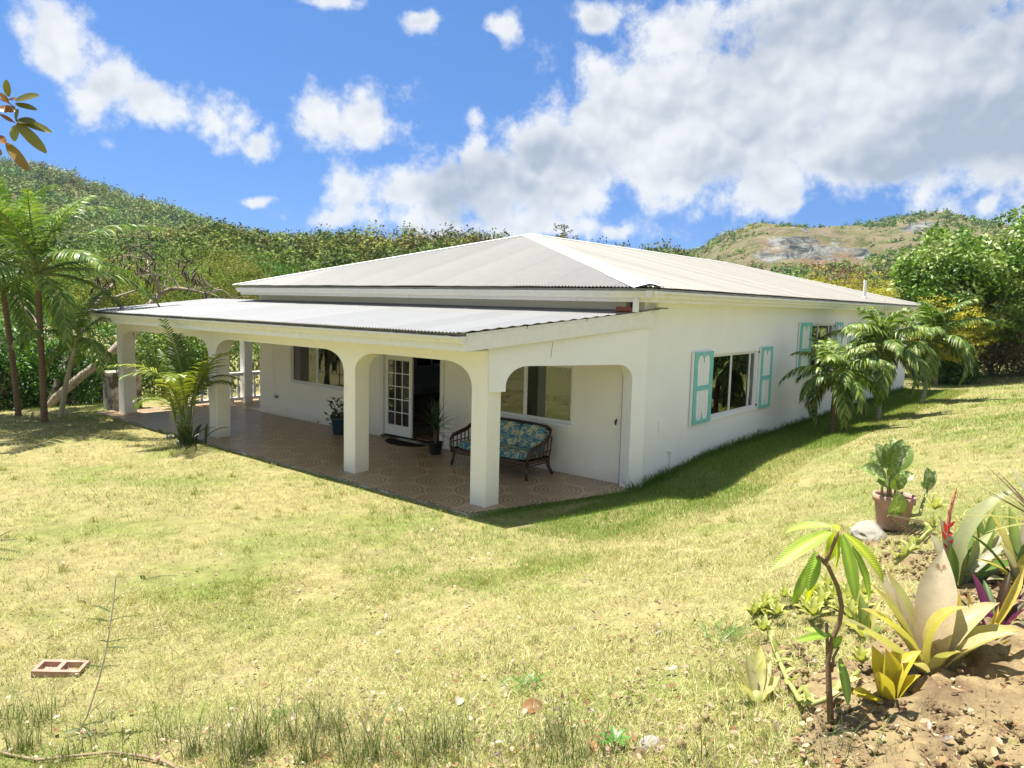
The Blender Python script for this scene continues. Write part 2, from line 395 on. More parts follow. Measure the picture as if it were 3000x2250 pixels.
mb = MB(); mb.box((XB+.19, YW+.21, -.25), (XFAR-.21, YLW-.21, .06)); obj('interior_floor', mb, M_INTFLOOR, H)
mb = MB(); mb.box((XB+.19, YW+.21, 2.62), (XFAR-.21, YLW-.21, 2.68)); obj('ceiling', mb, M_INT, H)
mb = MB(); mb.box((10.9, YW+.22, .07), (11.0, 8.2, 2.61)); mb.box((3.2, 3.0, .07), (6.6, 3.1, 2.61)); obj('interior_wall', mb, M_INT, H)
mb = MB(); mb.box((9.2, 5.6, .07), (9.9, 7.6, .9)); mb.box((9.3, 5.7, .9), (9.8, 7.5, 1.5)); obj('cabinet', mb, M_DARKWOOD, H)

# porch floor: slab, then single tiles
SIDE_D = Vector((2.78, -1.04, 0)).normalized(); SIDE_N = Vector((SIDE_D.y, -SIDE_D.x, 0))  # outward normal (towards -y)
if SIDE_N.y > 0: SIDE_N = -SIDE_N
floor = MB(); 
for poly in ([(-.40, -.02), (XB-.005, -1.12), (XB-.005, 14.35), (-.40, 14.35)], [(XB-.005, 11.44), (12.5, 11.44), (12.5, 14.35), (XB-.005, 14.35)]):
    n = len(poly); floor.add([(x, y, -.30) for x, y in poly]+[(x, y, -.020) for x, y in poly], [tuple(range(n)), tuple(range(n, 2*n))]+[(i, (i+1) % n, (i+1) % n+n, i+n) for i in range(n)])
pf = obj('porch_floor', floor, M_EDGE, H)
TS = .5
def tile_mesh(a, b, poly=None):
    mb = MB(); g = .003
    if poly is None: poly = [(-TS/2+g, -TS/2+g), (TS/2-g, -TS/2+g), (TS/2-g, TS/2-g), (-TS/2+g, TS/2-g)]
    n = len(poly); k = .002
    cx = sum(p[0] for p in poly)/n; cy = sum(p[1] for p in poly)/n
    ins = [(cx+(x-cx)*(1-2*k/TS*2), cy+(y-cy)*(1-2*k/TS*2)) for x, y in poly]
    mb.add([(x, y, -.018) for x, y in poly]+[(x, y, -.0015) for x, y in poly]+[(x, y, 0) for x, y in ins],
           [(i, (i+1) % n, (i+1) % n+n, i+n) for i in range(n)]+[(i+n, (i+1) % n+n, (i+1) % n+2*n, i+2*n) for i in range(n)]+[tuple(range(2*n, 3*n))])
    return mb.mesh('tile')
def clip_poly(poly, a, b, c):       # keep a*x+b*y<=c
    out = []
    for i in range(len(poly)):
        p, q = poly[i], poly[(i+1) % len(poly)]; dp, dq = a*p[0]+b*p[1]-c, a*q[0]+b*q[1]-c
        if dp <= 0: out.append(p)
        if dp*dq < 0: s = dp/(dp-dq); out.append((p[0]+(q[0]-p[0])*s, p[1]+(q[1]-p[1])*s))
    return out
TM = tile_mesh(0, 0); TM.materials.append(M_TILE)
ntile = 0
def lay(i, j, regions):
    global ntile
    cx, cy = .02+i*TS, .07+j*TS
    for (x0, x1, y0, y1, side) in regions:
        sq = [(cx-TS/2+.003, cy-TS/2+.003), (cx+TS/2-.003, cy-TS/2+.003), (cx+TS/2-.003, cy+TS/2-.003), (cx-TS/2+.003, cy+TS/2-.003)]
        po = clip_poly(clip_poly(clip_poly(clip_poly(sq, -1, 0, -x0), 1, 0, x1), 0, -1, -y0), 0, 1, y1)
        if side and len(po) > 2:    # cut along the splayed side
            po = clip_poly(po, SIDE_N.x, SIDE_N.y, -.15*SIDE_N.x*0+.0+SIDE_N.x*(-.40)+SIDE_N.y*(-.02))
        if len(po) < 3: continue
        area = abs(sum(po[k][0]*po[(k+1) % len(po)][1]-po[(k+1) % len(po)][0]*po[k][1] for k in range(len(po))))/2
        if area < .004: continue
        if area > .2438: obj('tile', TM, None, pf, (cx, cy, 0)); 
        else:
            me = tile_mesh(0, 0, [(x-cx, y-cy) for x, y in po]); obj('tile', me, M_TILE, pf, (cx, cy, 0))
        ntile += 1; return
for j in range(-3, 29):
    for i in range(-1, 6+1): lay(i, j, [(-.40, XB-.01, -1.2, 14.34, True)])
mb = MB(); mb.box((XB, 11.45, -.02), (12.5, 14.34, 0.0)); obj('tiled_side_floor', mb, M_TILE, pf)

# columns and arcades
COLY = [(0, .345), (3.335, 3.68), (8.44, 8.785), (13.45, 13.80)]
CT = .35
def bev_col(x0, y0, x1, y1, z0, z1):
    b = .012; mb = MB()
    poly = [(x0+b, y0), (x1-b, y0), (x1, y0+b), (x1, y1-b), (x1-b, y1), (x0+b, y1), (x0, y1-b), (x0, y0+b)]; n = 8
    mb.add([(x, y, z0) for x, y in poly]+[(x, y, z1) for x, y in poly], [tuple(range(n))[::-1], tuple(range(n, 2*n))]+[(i, (i+1) % n, (i+1) % n+n, i+n) for i in range(n)]); return mb
for a, b in COLY: obj('column', bev_col(0, a, CT, b, -.28, 1.98), M_PLASTER_BOUNCE, H)
def ell(cx, cz, rx, rz, a0, a1, n=12): return [(cx+rx*math.cos(a0+(a1-a0)*i/n), cz+rz*math.sin(a0+(a1-a0)*i/n)) for i in range(n+1)]
ZS, ZT = 1.98, 2.345
prof = []
for k, (a, b) in enumerate(COLY):
    prof += [(a, ZS), (b, ZS)]
    if k < 3:
        n0, n1 = b, COLY[k+1][0]; rx = .62 if k else .60
        prof += ell(n0+rx, ZS, rx, ZT-ZS, PI, PI/2) + ell(n1-rx, ZS, rx, ZT-ZS, PI/2, 0)
prof += [(13.80, 2.845), (0, 2.845)]
cl = [prof[0]]
for q in prof[1:]:
    if (q[0]-cl[-1][0])**2+(q[1]-cl[-1][1])**2 > 1e-8: cl.append(q)
mb = MB(); mb.prism([cl], 0, CT, Matrix(((0, 0, 1, 0), (1, 0, 0, 0), (0, 1, 0, 0), (0, 0, 0, 1)))); obj('arcade_beam', mb, M_PLASTER_BOUNCE, H)
# splayed side opening: beam with corbel at the corner column and pilaster at the house
MS = Matrix((SIDE_D, (0, 0, 1), -SIDE_N)).transposed().to_4x4(); MS.translation = SIDE_N*.015
zt = lambda s: 2.70+.118*max(0, s+.3)*.94
sp_ = [(0.0, 2.72), (.03, 1.89), (.33, 1.89)] + ell(.33+.40, 1.97, .40, .33, PI, PI/2) + ell(2.62, 2.0, .33, .285, PI/2, 0) + [(2.95, -.28), (3.28, -.28), (3.28, zt(3.28)), (0.0, zt(0.0)+.01)]
mb = MB(); mb.prism([sp_], 0, .26, MS); obj('side_arch', mb, M_PLASTER, H)
# left side: columns, beam
XC2 = [(1.42, 1.70), (3.69, 3.97), (6.2, 6.48), (8.7, 8.98)]
for a, b in XC2: obj('column', bev_col(a, 13.48, b, 13.76, -.28, 1.9), M_PLASTER, H)
pr = [(CT+.002, 2.2)]
xs_ = [(0.0, CT+.002)]+XC2
for k in range(4):
    b, a2 = xs_[k][1], xs_[k+1][0]; rx = min(.42, (a2-b)/2-.02)
    pr += ell(b+rx, 1.9, rx, .42, PI, PI/2, 8) + ell(a2-rx, 1.9, rx, .42, PI/2, 0, 8)
    pr += [(a2, 1.9), (xs_[k+1][1], 1.9)]
pr = pr[1:]+[(xs_[-1][1], 2.80), (CT+.002, 2.80)]
cl = [pr[0]]
for q in pr[1:]:
    if (q[0]-cl[-1][0])**2+(q[1]-cl[-1][1])**2 > 1e-8: cl.append(q)
mb = MB(); mb.prism([cl], 13.50, 13.74, Matrix(((1, 0, 0, 0), (0, 0, 1, 0), (0, 1, 0, 0), (0, 0, 0, 1)))); obj('side_arcade_beam', mb, M_PLASTER, H)

# ------------------------------------------------------------------ roofs, sheet by sheet
PITCH_C, AMP = .0762, .0115
def sheet(name, parent, u0, u1, lo, hi, zf, axis, lift=0.0, nper=8, ph=0.0, mat=None):
    """corrugated sheet: u along the eave, lo(u)..hi(u) up the slope, zf(slope coordinate)"""
    n = max(4, int(round((u1-u0)/PITCH_C*nper))); V = []; F = []
    for i in range(n+1):
        u = u0+(u1-u0)*i/n; dz = AMP*math.sin(2*PI*(u+ph)/PITCH_C)+lift
        a, b = lo(u), hi(u)
        if b < a+.002: b = a+.002
        for s in (a, b):
            V.append((s, u, zf(s)+dz) if axis == 'x' else (u, s, zf(s)+dz))
    F = [(2*i, 2*i+1, 2*i+3, 2*i+2) for i in range(n)]
    mb = MB(); mb.add(V, F); me = mb.mesh(name, True, True); me.materials.append(mat or M_ROOF)
    return obj(name, me, None, parent)
porch_roof = MB(); 
for x in (-.55, .45, 1.45, 2.35):          # battens under the sheets
    z = 2.85+(x+.7)*.1085
    ya = .0 if x < -.5 else -(x+.45)*.34
    porch_roof.box((x-.025, ya+.02, z-.060), (x+.025, 14.08, z-.013))
proof = obj('porch_roof', porch_roof, M_BOARD, H)
pz = lambda x: 2.85+(x+.7)*.1085
rake = lambda y: -.70 if y > .02 else -.70+(.02-y)/1.36*4.15
y = -1.34; k = 0
while y < 14.1:
    y1 = min(y+.762, 14.12)
    sheet('roof_sheet', proof, y, y1+.04 if y1 < 14.1 else y1, lambda u: rake(u)-.03*abs(math.sin(u*37.7)) * 0 + .012*math.sin(u*2.3+k), lambda u: (XB-.012 if u > YW-.02 else 3.5), pz, 'x', .002*(k % 2)); y = y1; k += 1
for y0, y1 in ((11.5, 14.12),):             # roof of the side porch, behind
    xx = XB+.02
    while xx < 9.2:
        sheet('roof_sheet', proof, xx, xx+.80, lambda u: 11.5, lambda u: 14.12, lambda s: 3.22-(s-11.5)*.14, 'y', .002*(k % 2)); xx += .762; k += 1
mb = MB(); mb.add([(-.5, .06, pz(-.5)-.075), (XB, -1.06, pz(XB)-.075), (XB, 14.0, pz(XB)-.075), (-.5, 14.0, pz(-.5)-.075)], [(0, 1, 2, 3)])
mb.add([(-.5, .06, pz(-.5)-.066), (XB, -1.06, pz(XB)-.066), (XB, 14.0, pz(XB)-.066), (-.5, 14.0, pz(-.5)-.066)], [(3, 2, 1, 0)])
obj('porch_ceiling', mb, M_TRIM, H)
mb = MB(); mb.box((-.53, -.02, 2.565), (-.50, 14.02, 2.80)); obj('fascia_board', mb, M_TRIM, H)
mb = MB(); mb.box((-.505, .02, 2.55), (.0, 14.0, 2.566)); obj('eave_soffit', mb, M_TRIM, H)
mb = MB(); mb.box((-.53, 14.02, 2.56), (XB, 14.05, 2.80), None); obj('fascia_board', mb, M_TRIM, H)

def gutter(name, p0, p1, out, zt_, w=.125, h=.105):
    """K-shaped gutter with rolled lip, end caps and brackets; out = outward direction"""
    p0, p1 = Vector(p0), Vector(p1); d = (p1-p0); L = d.length; d.normalize(); o = Vector(out)
    pf_ = [(0, 0), (0, -h), (w*.55, -h), (w*.72, -h*.62), (w, -h*.30), (w, 0), (w-.012, 0), (w-.012, -h*.24), (w*.66, -h*.56), (w*.52, -h+.008), (.006, -h+.008), (.006, 0)]
    M = Matrix((o, (0, 0, 1), d)).transposed().to_4x4(); M.translation = p0+Vector((0, 0, zt_))
    mb = MB(); mb.prism([pf_], 0, L, M); cap = [(0, 0), (0, -h-.004), (w*.55, -h-.004), (w*.72, -h*.64), (w+.004, -h*.32), (w+.004, .006), (0, .006)]
    mb.prism([cap], -.008, 0, M); mb.prism([cap], L, L+.008, M)
    g = obj(name, mb, M_GUTTER, H)
    n = int(L/.62); bm_ = MB(); bm_.box((0, .004, -.012), (w-.006, .016, .012)); me = bm_.mesh('bracket'); me.materials.append(M_ALU)
    for i in range(n):
        q = obj('bracket', me, None, g); q.matrix_basis = Matrix.Translation(p0+d*(.3+(L-.6)*i/max(1, n-1))+Vector((0, 0, zt_)))@Matrix((o, (0, 0, 1), d)).transposed().to_4x4()
    return g
gutter('gutter', (-.532, .0, 0), (-.532, 14.0, 0), (-1, 0, 0), 2.79)
# barge board along the splayed rake
b0 = Vector((-.50, .03, 0)); b1 = Vector((3.10, -1.20, 0)); bd = (b1-b0); BL = bd.length; bd.normalize(); bn = Vector((bd.y, -bd.x, 0)); bn = bn if bn.y < 0 else -bn
MBg = Matrix((bd, (0, 0, 1), -bn)).transposed().to_4x4(); MBg.translation = b0+bn*.03
mb = MB(); mb.prism([[(-.02, 2.555), (BL, 2.555+.108*BL), (BL+.02, 2.80+.108*BL), (-.02, 2.795)]], 0, .03, MBg); obj('barge_board', mb, M_TRIM, H)
for a, b in ((0, 1.1), (1.12, 2.3), (2.32, 3.75)):
    mb = MB(); mb.prism([[(a, 2.797+.108*a), (b, 2.797+.108*b), (b, 2.842+.108*b), (a, 2.838+.108*a)]], .006, .03, MBg); obj('trim_strip', mb, M_GUTTER, H)
mb = MB(); mb.tube([MBg @ Vector((1.62, 2.69+.01, -.004)), MBg @ Vector((1.60, 2.60, -.01)), MBg @ Vector((1.58, 2.44, -.008))], .004, 5); obj('hanging_wire', mb, M_RUST, H)

# main hip roof
XE, YE, YE2, XE2 = 2.30, -1.60, 11.62, 25.75
KX, HW = 5.06, (YE2-YE)/2
ZE, ZA = 3.655, 5.235
zx = lambda x: ZE+(x-XE)*(ZA-ZE)/KX
zx2 = lambda x: ZE+(XE2-x)*(ZA-ZE)/KX
zy = lambda y: ZE+(y-YE)*(ZA-ZE)/HW
zy2 = lambda y: ZE+(YE2-y)*(ZA-ZE)/HW
mb = MB(); mb.box((XE+.30, YE+.30, 3.60), (XE2-.30, YE2-.30, 3.618)); roof = obj('main_roof', mb, M_BOARD, H)
y = YE; k = 0
while y < YE2-.05:
    y1 = min(y+.762, YE2)
    ph = .0
    sheet('roof_sheet', roof, y, min(y1+.03, YE2), lambda u: XE+.012*math.sin(u*1.9)+.008*math.sin(u*7.1), lambda u: XE+KX*min((u-YE)/HW, (YE2-u)/HW), zx, 'x', .002*(k % 2), mat=M_ROOF_F)
    sheet('roof_sheet', roof, y, min(y1+.03, YE2), lambda u: XE2-KX*min((u-YE)/HW, (YE2-u)/HW), lambda u: XE2, zx2, 'x', .002*(k % 2), 4)
    y = y1; k += 1
x = XE
while x < XE2-.05:
    x1 = min(x+.762, XE2)
    sheet('roof_sheet', roof, x, min(x1+.03, XE2), lambda u: YE+.010*math.sin(u*1.7), lambda u: YE+HW*min(1, (u-XE)/KX, (XE2-u)/KX), zy, 'y', .002*(k % 2), mat=M_ROOF_R)
    sheet('roof_sheet', roof, x, min(x1+.03, XE2), lambda u: YE2-HW*min(1, (u-XE)/KX, (XE2-u)/KX), lambda u: YE2, zy2, 'y', .002*(k % 2), 4)
    x = x1; k += 1
def cap_strip(a, b, w, mat, up=.022, seg=3):
    """bent metal cap over a hip or ridge"""
    a, b = Vector(a), Vector(b); d = (b-a).normalized(); s = d.cross(Vector((0, 0, 1))).normalized()
    return a, b, d, s
M_CAP = pmat('ridge_cap_metal', (.60, .60, .56), .5, .12, 3, 0, 40, .4, coords='Position')
M_CAP2 = pmat('new_flashing', (.66, .70, .72), .35, .06, 6, 0, 40, .5, coords='Position')
def hip_cap(P, Q, n1, n2, w=.20, mat=M_CAP):
    P, Q = Vector(P), Vector(Q); d = (Q-P).normalized()
    a = d.cross(Vector(n1)).normalized(); b = Vector(n2).cross(d).normalized()
    if a.z > 0: a = -a
    if b.z > 0: b = -b
    up = Vector((0, 0, .026)); mb = MB()
    V = []
    for q in (P, Q): V += [q+a*w+up, q+a*.03+up*1.3, q+b*.03+up*1.3, q+b*w+up, q+a*w+up*.3, q+b*w+up*.3]
    mb.add(V, [(0, 1, 7, 6), (1, 2, 8, 7), (2, 3, 9, 8), (4, 0, 6, 10), (3, 5, 11, 9)])
    return obj('roof_cap', mb, mat, roof)
nF = Vector((-(ZA-ZE)/KX, 0, 1)); nR = Vector((0, -(ZA-ZE)/HW, 1)); nL = Vector((0, (ZA-ZE)/HW, 1)); nB = Vector(((ZA-ZE)/KX, 0, 1))
A1 = Vector((XE+KX, YE+HW, ZA)); A2 = Vector((XE2-KX, YE+HW, ZA))
C1 = Vector((XE, YE, ZE))
hip_cap(C1+(A1-C1)*.16, C1+(A1-C1)*.60, nF, nR, .24); hip_cap(C1+(A1-C1)*.595, A1, nF, nR, .235)
hip_cap(C1+(A1-C1)*.01+Vector((0, 0, .006)), C1+(A1-C1)*.19+Vector((0, 0, .006)), nF, nR, .27, M_CAP2)
hip_cap((XE, YE2, ZE), A1, nF, nL, .12); hip_cap(A1, A2, nR, nL, .16); hip_cap((XE2, YE, ZE), A2, nB, nR, .16); hip_cap((XE2, YE2, ZE), A2, nB, nL, .16)
# fascia, soffit and gutters of the main roof
mb = MB(); mb.box((2.50, -1.47, 3.395), (2.53, 11.60, 3.632)); obj('fascia_board', mb, M_TRIM, H)
mb = MB(); mb.box((2.531, -1.47, 3.395), (25.6, -1.44, 3.632)); obj('fascia_board', mb, M_TRIM, H)
mb = MB(); mb.box((25.57, -1.44, 3.395), (25.6, 11.6, 3.632)); obj('fascia_board', mb, M_TRIM, H)
mb = MB(); mb.box((2.53, 11.57, 3.395), (25.57, 11.6, 3.632)); obj('fascia_board', mb, M_TRIM, H)
mb = MB()
mb.box((2.53, -1.44, 3.40), (XB, 11.57, 3.414)); mb.box((XB, -1.44, 3.40), (25.57, YW, 3.414)); mb.box((XB, YLW, 3.40), (25.57, 11.57, 3.414)); obj('eave_soffit', mb, M_TRIM, H)
gutter('gutter', (2.498, -1.62, 0), (2.498, 11.62, 0), (-1, 0, 0), 3.585, .13, .12)
gutter('gutter', (2.36, -1.472, 0), (25.62, -1.472, 0), (0, -1, 0), 3.587, .13, .12)
mb = MB(); mb.tube([(2.47, -1.22, 3.46), (2.47, -1.22, 3.22)], .055, 14); obj('downpipe', mb, M_SHWHITE, H, smooth=False)
mb = MB(); mb.tube([(25.45, -1.50, 3.47), (25.45, -1.50, 3.2), (25.40, -1.2, 3.02)], .05, 10); obj('downpipe', mb, M_SHWHITE, H)
mb = MB(); mb.tube([(18.43, -.95, 3.8), (18.43, -.95, 4.42)], .055, 12); mb.lathe([(.09, 3.80), (.085, 3.84), (.056, 3.88)], 14, Matrix.Translation((18.43, -.95, 0))); obj('vent_pipe', mb, M_SHWHITE, H)

# ------------------------------------------------------------------ windows
def rect_frame(mb, M, u0, u1, z0, z1, d0, d1, w):
    mb.box((u0, d0, z0), (u1, d1, z0+w), M); mb.box((u0, d0, z1-w), (u1, d1, z1), M)
    mb.box((u0, d0, z0+w), (u0+w, d1, z1-w), M); mb.box((u1-w, d0, z0+w), (u1, d1, z1-w), M)
def curtain_mesh(M, u0, u1, z0, z1, depth, tie=0):
    """hanging cloth with folds; tie=+1/-1 gathers its foot towards that side"""
    n, k = 40, 16; V = []
    for j in range(k+1):
        z = z0+(z1-z0)*j/k; t = 1-j/k
        a, b = u0, u1
        if tie > 0: a = u0+(u1-u0)*.78*t**.8
        if tie < 0: b = u1-(u1-u0)*.78*t**.8
        for i in range(n+1):
            u = a+(b-a)*i/n; V.append(M @ Vector((u, depth+.022*math.sin(i/n*PI*13)*(1-.3*t), z)))
    mb = MB(); mb.add(V, [(j*(n+1)+i, j*(n+1)+i+1, (j+1)*(n+1)+i+1, (j+1)*(n+1)+i) for j in range(k) for i in range(n)]); return mb
def window(M, u0, u1, z0, z1, splits, muntin=(), curtains=(), d=.035, sill=True):  # muntin: panes given added bars, standing in for a grid seen in the glass
    g = .004; mb = MB()
    rect_frame(mb, M, u0+g, u1-g, z0+g, z1-g, d, d+.06, .035)
    for s in splits: mb.box((s-.022, d+.006, z0+.039), (s+.022, d+.052, z1-.039), M)
    w = obj('window', mb, M_ALU, H)
    edges = [u0+.039]+[e for s in splits for e in (s-.022, s+.022)]+[u1-.039]
    for k in range(len(edges)//2):
        a, b = edges[2*k], edges[2*k+1]
        mb = MB(); mb.box((a+.001, d+.024+.008*(k % 2), z0+.040), (b-.001, d+.029+.008*(k % 2), z1-.040), M); obj('pane', mb, M_GLASS, w)
        mb = MB(); rect_frame(mb, M, a+.002, b-.002, z0+.041, z1-.041, d+.012, d+.022, .022); obj('sash', mb, M_ALU, w)
        if k in muntin:
            mb = MB(); 
            for q in (1, 2): mb.box((a+(b-a)*q/3-.007, d+.0125, z0+.064), (a+(b-a)*q/3+.007, d+.0215, z1-.064), M)
            for q in (1, 2): mb.box((a+.024, d+.013, z0+.04+(z1-z0-.08)*q/3-.007), (b-.024, d+.021, z0+.04+(z1-z0-.08)*q/3+.007), M)
            obj('muntin', mb, M_DARKWOOD, w)  # added bars standing in for a grid seen in the glass
    if sill:
        mb = MB(); mb.box((u0-.05, -.028, z0-.045), (u1+.05, -.001, z0-.002), M); obj('sill', mb, M_PLASTER, w)
    for c in curtains: obj('curtain', curtain_mesh(M, *c), M_CURTAIN, w, smooth=False)
    return w
window(FB, *WB[0], [1.60], curtains=[(.44, 1.2, 1.25, 2.12, .25, -1)])
window(FB, *WB[2], [8.72], muntin=(0,), curtains=[(9.4, 9.85, 1.03, 2.08, .3, 0)])  # muntin: added bars, standing in for a grid seen in the glass
window(FR, *WR[0], [7.18, 8.28], curtains=[(6.1, 6.6, 1.0, 2.3, .33, -1), (7.75, 8.5, 1.0, 2.3, .33, 0)])
window(FR, *WR[1], [13.3, 14.35], curtains=[(12.5, 13.1, 1.55, 2.93, .33, 0), (13.7, 14.6, 1.55, 2.93, .33, 0)])
window(FR, *WR[2], [18.3, 19.4], curtains=[(17.2, 17.9, 1.55, 2.93, .33, 0), (19.6, 20.3, 1.55, 2.93, .33, 0)])
window(frame_of((0, YLW, 0), (1, 0, 0), (0, -1, 0)), 9.0, 10.7, 1.0, 2.1, [9.85])
window(frame_of((0, YLW, 0), (1, 0, 0), (0, -1, 0)), 14, 16, 1.0, 2.1, [15])
window(frame_of((XFAR, 0, 0), (0, 1, 0), (-1, 0, 0)), 3, 5, 1.0, 2.1, [4])

def lobe_panel(a, b, z0, z1, top):
    """panel opening whose top (or foot) ends in two rounded lobes with a point between"""
    w = b-a; r = w/4; n = 7
    arc1 = [(a+r-r*math.cos(PI*i/n), r*1.15*math.sin(PI*i/n)**.8) for i in range(n+1)]
    arc2 = [(a+3*r-r*math.cos(PI*i/n), r*1.15*math.sin(PI*i/n)**.8) for i in range(1, n+1)]
    arcs = arc1+arc2
    sag = r*1.1
    if top: return [(b, z0), (a, z0)]+[(x, z1-sag+y*.95) for x, y in arcs]
    return [(a, z1), (b, z1)]+[(x, z0+sag-y*.95) for x, y in reversed(arcs)]
def shutter(u0, u1, z0, z1, dz=0.0):
    W_ = u1-u0; Hh = z1-z0
    MSh = frame_of((0, YW, 0), (1, 0, 0), (0, -1, 0)) @ Matrix(((1, 0, 0, 0), (0, 0, 1, 0), (0, 1, 0, 0), (0, 0, 0, 1)))
    # board leaf, white edge
    mb = MB(); mb.prism([[(u0, z0), (u1, z0), (u1, z1), (u0, z1)]], .012, .050, MSh); s = obj('shutter', mb, M_SHWHITE, H)
    e = .004; m_ = .16*W_; mid = z0+Hh*.50
    o1 = lobe_panel(u0+m_+.05, u1-m_, mid+.05, z1-.07, True); o2 = lobe_panel(u0+m_+.05, u1-m_, z0+.07, mid-.05, False)
    mb = MB(); mb.prism([[(u0+.05, z0+e), (u1-e, z0+e), (u1-e, z1-e), (u0+.05, z1-e)], o1, o2], .0505, .068, MSh); obj('shutter_frame', mb, M_TEAL, s)
    npl = 4; a, b = u0+m_+.05, u1-m_
    for i in range(npl):
        p, q = a+(b-a)*i/npl, a+(b-a)*(i+1)/npl
        mb = MB(); mb.prism([[(p+.006, z0+.075), (q-.006, z0+.075), (q-.006, z1-.075), (p+.006, z1-.075)]], .0503, .056, MSh); obj('plank', mb, M_SHWHITE, s)
    for zz in (z0+.12, z1-.12):
        mb = MB(); mb.box((u1-.02 if dz else u0-.03, YW-.03, zz-.02), (u1+.04 if dz else u0+.02, YW-.002, zz+.02)); obj('hinge', mb, M_BLACK, s)
    return s
shutter(5.03, 5.97, .915, 2.425, 1); shutter(8.68, 9.48, .905, 2.425)
shutter(11.43, 12.42, 1.485, 3.0, 1); shutter(14.77, 15.46, 1.485, 3.0)
shutter(16.25, 17.12, 1.485, 2.97, 1); shutter(20.42, 21.40, 1.485, 2.97)

# ------------------------------------------------------------------ french doors
mb = MB(); d0_, d1_, dz0, dz1 = WB[1]
for a, b in ((d0_+.003, d0_+.06), (d1_-.06, d1_-.003)): mb.box((a, -.02, dz0), (b, .14, dz1-.003), FB)
mb.box((d0_+.06, -.02, dz1-.06), (d1_-.06, .14, dz1-.003), FB)
mb.box((d0_-.06, -.03, -.0), (d0_+.003, -.002, dz1+.06), FB); mb.box((d1_-.003, -.03, 0.0), (d1_+.06, -.002, dz1+.06), FB); mb.box((d0_+.003, -.03, dz1-.003), (d1_-.003, -.002, dz1+.06), FB)
obj('door_frame', mb, M_DOOR, H)
mb = MB(); mb.box((d0_+.003, -.05, .002), (d1_-.003, .17, .05), FB); obj('door_sill', mb, M_CONC, H)
def french_leaf(hinge, width, sgn, ang):
    """leaf from the hinge; local u runs 0..width along the wall, rotated inwards by ang"""
    h = Vector((XB+.05, hinge, 0)); R_ = Matrix.Translation(h) @ Matrix.Rotation(ang, 4, 'Z') @ frame_of((0, 0, 0), (0, sgn, 0), (1, 0, 0))
    z0, z1 = .075, 2.01; st, rt, rb = .105, .11, .25; t = .045
    mb = MB(); mb.box((0, 0, z0), (st, t, z1), R_); mb.box((width-st, 0, z0), (width, t, z1), R_); mb.box((st, 0, z0), (width-st, t, z0+rb), R_); mb.box((st, 0, z1-rt), (width-st, t, z1), R_)
    d = obj('door', mb, M_DOOR, H)
    a, b, c, e = st, width-st, z0+rb, z1-rt
    mb = MB()
    for i in (1, 2): mb.box((a+(b-a)*i/3-.011, .008, c), (a+(b-a)*i/3+.011, t-.008, e), R_)
    for j in range(1, 5): 
        for i in range(3): mb.box((a+(b-a)*i/3+(.0112 if i else 0), .0082, c+(e-c)*j/5-.011), (a+(b-a)*(i+1)/3-(.0112 if i < 2 else 0), t-.0082, c+(e-c)*j/5+.011), R_)
    obj('glazing_bar', mb, M_DOOR, d)
    for i in range(3):
        for j in range(5):
            mb = MB(); mb.box((a+(b-a)*i/3+.0115, .02, c+(e-c)*j/5+.0115), (a+(b-a)*(i+1)/3-.0115, .024, c+(e-c)*(j+1)/5-.0115), R_); obj('pane', mb, M_GLASS, d)
    mb = MB(); mb.tube([R_ @ Vector((width-.05, -.05, 1.02)), R_ @ Vector((width-.05, 0, 1.02))], .012, 8); mb.tube([R_ @ Vector((width-.05, -.05, 1.02)), R_ @ Vector((width-.15, -.05, 1.02))], .009, 8); obj('handle', mb, M_ALU, d)
french_leaf(d1_-.062, .96, -1, 0.0)
french_leaf(d0_+.062, .96, 1, -math.radians(66))

# small fittings on the walls
mb = MB(); mb.box((3.75, YW-.02, .87), (4.03, YW-.002, 1.145)); obj('wall_hatch', mb, M_PLASTER, H)
mb = MB(); mb.tube([(4.19, YW-.002, .50), (4.19, YW-.03, .50), (4.24, YW-.035, .50), (4.27, YW-.035, .46), (4.27, YW-.035, .0)], .018, 8); obj('wall_pipe', mb, M_SHWHITE, H)
mb = MB(); mb.box((XB-.03, 10.49, .49), (XB-.002, 10.66, .57)); obj('socket', mb, pmat('grey_socket', (.17, .19, .22), .4, .05), H)
mb = MB(); mb.tube([(XB-.06, -.66, 1.22), (XB-.14, -.70, 1.21), (XB-.20, -.73, 1.15), (XB-.24, -.74, 1.19), (XB-.22, -.74, 1.23)], .016, 8); obj('wall_hook', mb, M_BLACK, H)
mb = MB(); mb.tube([(XB-.012, 10.72, 2.6), (XB-.012, 10.70, 1.5), (XB-.012, 10.58, .57)], .005, 5); obj('cable', mb, M_TRIM, H)
# brick lying on the porch roof beside the downpipe
mb = MB(); mb.box((-.06, -.14, 0), (.06, .14, .085)); me = mb.mesh('brick')
bmx = bmesh.new(); bmx.from_mesh(me); bmesh.ops.bevel(bmx, geom=bmx.edges[:], offset=.008, segments=2, affect='EDGES'); bmx.to_mesh(me); bmx.free()
o = obj('roof_brick', me, pmat('red_brick', (.27, .09, .06), .9, .25, 30, .5, 60, .1), None, (2.62, -.90, pz(2.62)+.012), (0, .1, .08)); tag(o, 'red clay brick lying on the porch roof beside the white downpipe', 'brick')

